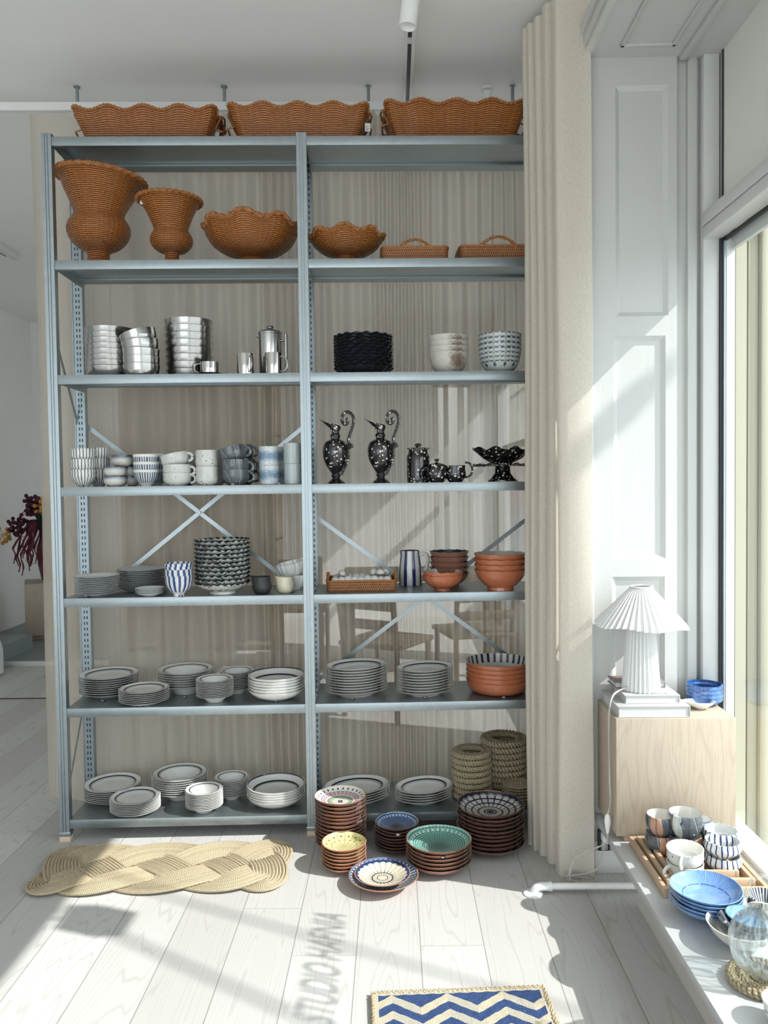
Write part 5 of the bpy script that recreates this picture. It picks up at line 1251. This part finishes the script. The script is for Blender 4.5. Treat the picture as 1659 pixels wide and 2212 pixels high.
cl = letters('ATELIER', bk3, 'cover_title', plain('copper foil', (.62, .30, .17), .35, .6), .03, .8, .0002); cl.location = (-.04, .03, .0204); cl.rotation_euler = (0, 0, pi)
# pleated lamp
LZ = CZ1+.068
LC = onz(1395, 1497, LZ); LC = Vector((LC.x, 2.785, LZ)); kk = dist(LC)/FOC
lp = thing('table_lamp', 'white pleated table lamp standing on the stacked books', 'lamp', LC)
LAMPW = plain('white bisque', (.66, .66, .65), .45, 0, 0, .02)
def pleat(n, a): return lambda t, r, z, i: (r*(1-a*(1-2*abs(((t*n/(2*pi)) % 1)-.5))), z)
def lampfoot(b):
    H, n = 150*kk, 26; rows = []
    for f in [i/10 for i in range(11)]:
        R = (41-12*f)*kk; rows.append([(R*(1-.10*(j % 2))*cos(pi*j/n), R*(1-.10*(j % 2))*sin(pi*j/n), H*f) for j in range(2*n)])
    b.grid([[(0, 0, 0)]]+rows+[[(0, 0, H)]], wrap=True)
one('lamp_foot', LAMPW, lampfoot, lp, sharp=20)
def lampshade(b):
    n = 42; out, inn = [], []
    for f in [i/8 for i in range(9)]:
        R = (99-77*f)*kk; z = (142+80*f)*kk
        ring = []
        for j in range(2*n):
            t = pi*j/n; wv = (1-f)**2; dr = -1.0*max(0, cos(t-5.7))**4*wv*5*kk+3*kk*wv*sin(5*t)
            ring.append((R*(1-(.075+.04*f)*(j % 2))*cos(t), R*(1-(.075+.04*f)*(j % 2))*sin(t), z+dr))
        out.append(ring)
    inn = [[(x*.985, y*.985, z-.0012) for x, y, z in r] for r in out[::-1]]
    b.grid(out+inn, wrap=True, closed=True)
one('lamp_shade', LAMPW, lampshade, lp, sharp=15)
one('shade_ring', LAMPW, lambda b: b.tube([(22*kk*cos(a), 22*kk*sin(a), 222*kk) for a in [2*pi*i/40 for i in range(40)]], .003, 8, True), lp)
CORD = plain('grey twisted flex', (.52, .49, .45), .8, 0, 0, .2, 200)
cpts = [LC+Vector((-.06, -.005, .010)), Vector((.80, 2.755, LZ+.014)), Vector((.768, 2.745, CZ1+.074)), Vector((.742, 2.735, CZ1+.055)), Vector((.726, 2.715, CZ1+.012)), Vector((.722, 2.705, .56)), Vector((.7225, 2.70, .42)), Vector((.725, 2.70, .345)), Vector((.716, 2.70, .30))]
c2 = [Vector((.714, 2.70, .235)), Vector((.715, 2.71, .20)), Vector((.695, 2.74, .17)), Vector((.66, 2.77, .14)), Vector((.62, 2.79, .10)), Vector((.605, 2.79, .05)), Vector((.612, 2.80, .012))]
coil = [Vector((.655+.05*cos(a+pi)*(1+.08*sin(3*a)), 2.822+.035*sin(a+pi)*(1-.1*sin(2*a)), .009+.0030*a/pi)) for a in [6*pi*i/70 for i in range(71)]]
plug = [Vector((.70, 2.80, .06)), Vector((.735, 2.83, .12)), Vector((.745, 2.84, .15))]
def sm(pts, n=6):
    P = [Vector(p) for p in pts]; P = [P[0]*2-P[1]]+P+[P[-1]*2-P[-2]]; out = []
    for i in range(1, len(P)-2):
        a, b_, c, d = P[i-1:i+3]
        for k in range(n): t = k/n; out.append(.5*((2*b_)+(c-a)*t+(2*a-5*b_+4*c-d)*t*t+(3*b_-a-3*c+d)*t**3))
    return out+[P[-2]]
for q, tn in ((cpts, 38), (c2+coil+plug, 60)): one('power_cord', CORD, lambda b: b.rope([p-LC for p in sm(q, 5 if q is cpts else 3)], .0017, .0019, tn, 2, 5), lp)
one('cord_switch', WHITE_METAL, lambda b: b.lathe([(0, -.036), (.004, -.034), (.009, -.01), (.0115, .008), (.010, .024), (.004, .034), (0, .034)], 16, c=(.715-LC.x, 2.70-LC.y, .268-LC.z)), lp)
one('plug', WHITE_METAL, lambda b: b.box(.735-LC.x, .765-LC.x, 2.835-LC.y, 2.875-LC.y, .135-LC.z, .165-LC.z, .005), lp)
sk = thing('wall_socket', 'black extension socket fixed under the ledge end', 'socket', (.75, 2.875, .135))
one('socket_body', GASKET, lambda b: b.box(-.022, .022, .002, .019, -.045, .032, .005), sk); one('socket_face', plain('grey plastic', (.3, .31, .33), .4), lambda b: b.box(-.012, .012, -.0, .003, -.04, -.01, .001), sk)
# bowls on the block
C, R, z1 = place(1493, 72, 1463, 1507, CZ1+.0005, None, .75); C.y = min(C.y, 2.835)
COB = (.025, .085, .26)
def ribs(t, r, z, i): return (r*(1+.012*sin(z*420)), z)
cb_ = one('cobalt_bowl', [ocean((.02, .06, .20), (.05, .15, .38)), ocean((.02, .07, .24), (.07, .19, .44), 'o')], lambda b: vessel(b, smooth_line([(.60*R, 0), (.66*R, .004), (.93*R, .014), (1.0*R, .03), (.985*R, .055), (1.0*R, .072)], 8), .004, 56, ribs), loc=C)
tag(cb_, 'cobalt blue ribbed tea bowl on the oak block', 'bowl')
C = onz(1519, 1535, CZ1+.0005); k = dist(C)/FOC
sd = one('spoon_dish', [WHT, WHT], lambda b: (vessel(b, [(.012, 0), (.016, .003), (.036, .018), (.044, .028)], .002, 48, lambda t, r, z, i: (r*(1+.35*max(0, -cos(t-.35))**3*(r/.04)), z)), b.xf(Matrix.Diagonal((1.1, .78, 1, 1)))), loc=(C.x, C.y+.02, CZ1+.0008), rot=(0, 0, -.25))
tag(sd, 'small white boat-shaped dish in front of the cobalt bowl', 'dish')

# trays
def wood_tray(label, x0, x1, y0, y1, z, h):
    o = thing('wooden_tray', label, 'tray', (x0, y0, z)); w, d, t = x1-x0, y1-y0, .012
    one('tray_base', OAKX, lambda b: b.box(.001, w-.001, .001, d-.001, 0, .005), o)
    for q in ((0, t, 0, d), (w-t, w, 0, d), (t, w-t, 0, t), (t, w-t, d-t, d)): one('tray_side', OAKX, lambda b: b.box(*q, 0, h, .0008), o)
    return o
wood_tray('largest wooden tray lying lowest on the window ledge', .772, 1.078, 2.30, 2.648, HL+.0006, .027)
wood_tray('middle wooden tray nested in the largest tray', .792, 1.052, 2.335, 2.632, HL+.0062, .030)
wood_tray('smallest wooden tray nested topmost on the ledge', .813, 1.020, 2.372, 2.616, HL+.0118, .031)
TZ = HL+.0172
def lcup(px, w, yt, n, what, Y, mats, pts, hgt, cat='cup', handle=None, name='painted_cup', z=TZ, tl=0.0, jit=.001, rots=None):
    P = ony(px, yt, Y); C = Vector((P.x, Y, z)); R = w/2*dist(C)/FOC; z1 = ony(px, yt, Y+R*.98).z; T = z1-z; h = T*hgt
    if handle:
        bld = lambda: mug(name, what, cat, (0, 0, 0), R, h, pts, mats, (R*.96, h*.2, h*.86, .024), 0, .003, .0048, mats[1], flat=1.3)
    else: bld = lambda b: vessel(b, [(a*R, c*h) for a, c in pts], .003, 56)
    o = stack(name, what, cat, what+' stack', C, R, z1, n, h, bld, mats, jit=jit, spin=not handle)
    for q, a in zip(o, rots or []): q.rotation_euler.z = a
    if tl: o[-1].rotation_euler.y = tl; o[-1].location.z += abs(tl)*R*.45
    return o, C, R, h
BULB = [(.60, 0), (.62, .04), (.84, .17), (1.0, .40), (1.06, .64), (1.05, .84), (1, 1)]
lcup(1427, 62, 1746, 2, 'dark painted cup with panels, stack at the oak block', 2.55, [CREAMW, ab], BULB, .52)
lcup(1480, 69, 1741, 2, 'dark painted cup with panels, taller stack behind the dotted mugs', 2.515, [CREAMW, ab], BULB, .52)
lcup(1517, 42, 1760, 2, 'blue grey banded cup behind the painted cups', 2.565, [CREAMW, layered((.02, .05), ((.1, .13, .17), (.45, .52, .55), (.06, .11, .18)))], BULB, .52)
lcup(1557, 68, 1778, 2, 'white cup with a thin inner line behind the striped cups', 2.50, [plain('white inner glaze', (.70, .71, .70), .2, 0, .3), stripes(18, (.70, .71, .70), (.012, .03, .12), .15, .3, key='lb')], BULB, .53)
lcup(1561, 72, 1799, 2, 'white cup with navy stripes at the front of the trays', 2.432, [stripes(24, (.74, .75, .74), (.015, .03, .13), .001, .3, key='li'), stripes(20, (.74, .75, .74), (.012, .03, .13), .13, .35, key='lo')], [(.50, 0), (.53, .05), (.80, .22), (1.04, .48), (1.08, .66), (1.0, .88), (1, 1)], .53)
lcup(1480, 77, 1815, 2, 'dotted pale mug with looped handle on the trays', 2.40, [CREAMW, DOTTED2], [(.60, 0), (.66, .04), (.92, .16), (1, .4), (.985, .7), (1, 1)], .52, 'mug', True, 'dotted_mug', tl=.07, rots=(pi+.35, -2.1))
bl = lambda R: [radial((.07, .17, .38), (.44, .56, .68)), radial((.09, .20, .40), (.50, .62, .74), 150.0)]
stk(1525, 150, 1882, 1993, HL+.0006, 5, 'blue_bowl', 'sky blue brushed bowl, stack on the ledge before the trays', 'bowl', 'sky blue bowls', [(.36, 0), (.40, .03), (.62, .13), (.84, .25), (.96, .36), (1, .42)], bl, t=.0025, foot=.42, mod=lambda R: (lambda t, r, z, i: (r*(1+.012*sin(3*t+.5)*(r/R)**2), z+.002*sin(2*t)*(r/R)**3)), seg=72, jit=.0015, spin=False)
C = onz(1600, 2052, HL); C = Vector((C.x+.01, 2.06, HL+.0006)); R = .086
n1 = one('nesting_bowl', [plain('ivory glaze', (.74, .72, .66), .18, 0, .5), plain('ivory outside', (.70, .68, .62), .25, 0, .3)], lambda b: vessel(b, [(.32*R, 0), (.36*R, .03*R), (.62*R, .17*R), (.86*R, .42*R), (1*R, .68*R)], .003, 64), loc=C, rot=(0, 0, 0)); tag(n1, 'ivory bowl holding two blue bowls beside the glass jar', 'bowl')
k = R*.80
n2 = one('nesting_bowl', [ocean((.012, .022, .045), (.03, .06, .11)), ocean((.012, .02, .04), (.02, .04, .07), 'o')], lambda b: vessel(b, [(.34*k, 0), (.38*k, .03*k), (.64*k, .18*k), (.87*k, .42*k), (1*k, .64*k)], .003, 64), loc=C+Vector((.010, 0, .0215)), rot=(0, .05, 0)); tag(n2, 'ink blue bowl nested inside the ivory bowl', 'bowl')
k = R*.66
n3 = one('nesting_bowl', [ocean((.05, .17, .36), (.16, .36, .58)), ocean((.03, .07, .13), (.05, .1, .16), 'p')], lambda b: vessel(b, [(.34*k, 0), (.38*k, .03*k), (.64*k, .18*k), (.87*k, .42*k), (1*k, .62*k)], .003, 64), loc=C+Vector((.016, 0, .042)), rot=(0, .08, 0)); tag(n3, 'bright blue glazed bowl nested in the ink blue bowl', 'bowl')
sbw = lambda R: [stripes(30, (.62, .66, .65), (.01, .015, .03), .27, .2, key='bw'), stripes(30, (.62, .66, .65), (.01, .015, .03), .27, .2, key='bw')]
stk(1652, 72, 1919, 1992, HL+.0006, 2, 'striped_bowl', 'black and white striped bowl at the glass behind the jar', 'bowl', 'striped bowls at the glass', [(.40, 0), (.44, .04), (.62, .25), (.85, .62), (1, .95)], sbw, t=.003, foot=.42, spin=False)

# glass pumpkin jar on a rope trivet
JC = onz(1647, 2128, HL); JC = Vector((JC.x, JC.y+.006, HL))
tv = one('rope_trivet', ROPED, lambda b: (braid_ring(b, .058, .017, .0065, 12), [b.tube([(q*cos(a), q*sin(a), -.001) for a in [2*pi*i/64 for i in range(64)]], .0058, 6, True) for q in (.008, .020, .032, .043)]), loc=JC+Vector((0, 0, .0125)))
tag(tv, 'thick braided rope trivet under the glass jar', 'trivet')
GL = m_pane('clear blown glass', (.955, .98, .98), 1.1, .0, 2.0, .06)
jr = thing('glass_jar', 'clear ribbed glass jar with lid and tall hoop handle', 'jar', JC+Vector((0, 0, .0275)))
def rib(n, a): return lambda t, r, z, i: (r*(1+a*abs(cos(n*t/2))), z)
jp = smooth_line([(.030, 0), (.048, .012), (.063, .040), (.068, .072), (.064, .104), (.050, .128), (.034, .140), (.030, .146)], 4)
one('jar_body', GL, lambda b: b.lathe([(0, 0)]+jp+[(r-.004, z) for r, z in jp[::-1] if z > .004]+[(0, .005)], 144, rib(14, .10)), jr)
one('jar_lid', GL, lambda b: b.lathe([(0, .146), (.036, .146), (.038, .150), (.030, .158), (.012, .163), (.0055, .166), (.0055, .188), (.004, .192), (0, .192), ], 48, rib(12, .04)), jr)
one('hoop_handle', GL, lambda b: b.tube([(-.041, 0, .116), *[(-.041*cos(a), 0, .15+.086*sin(a)**.9) if 0 < a < pi else ((-.041 if a <= 0 else .041), 0, .15) for a in [pi*i/18 for i in range(19)]], (.041, 0, .116)], .0048, 12), jr)
for sx in (-1, 1): one('handle_boss', GL, lambda b: b.ball((sx*.041, 0, .116), .009), jr)
one('inner_flute', GL, lambda b: b.lathe([(.004, .146), (.012, .13), (.017, .10), (.014, .075), (.006, .066), (0, .065)], 32), jr)
stk(1694, 88, 2140, 2232, HL+.0006, 2, 'banded_cup', 'white cup with dark bands at the ledge edge of the picture', 'cup', 'banded cups on the ledge', [(.66, 0), (.72, .05), (.86, .5), (1, 1.2)], lambda R: [CREAMW, layered((.03, .034, .06, .064), ((.7, .7, .69), (.03, .03, .03), (.72, .72, .7), (.03, .03, .03), (.74, .74, .72)))], t=.003, foot=.7)
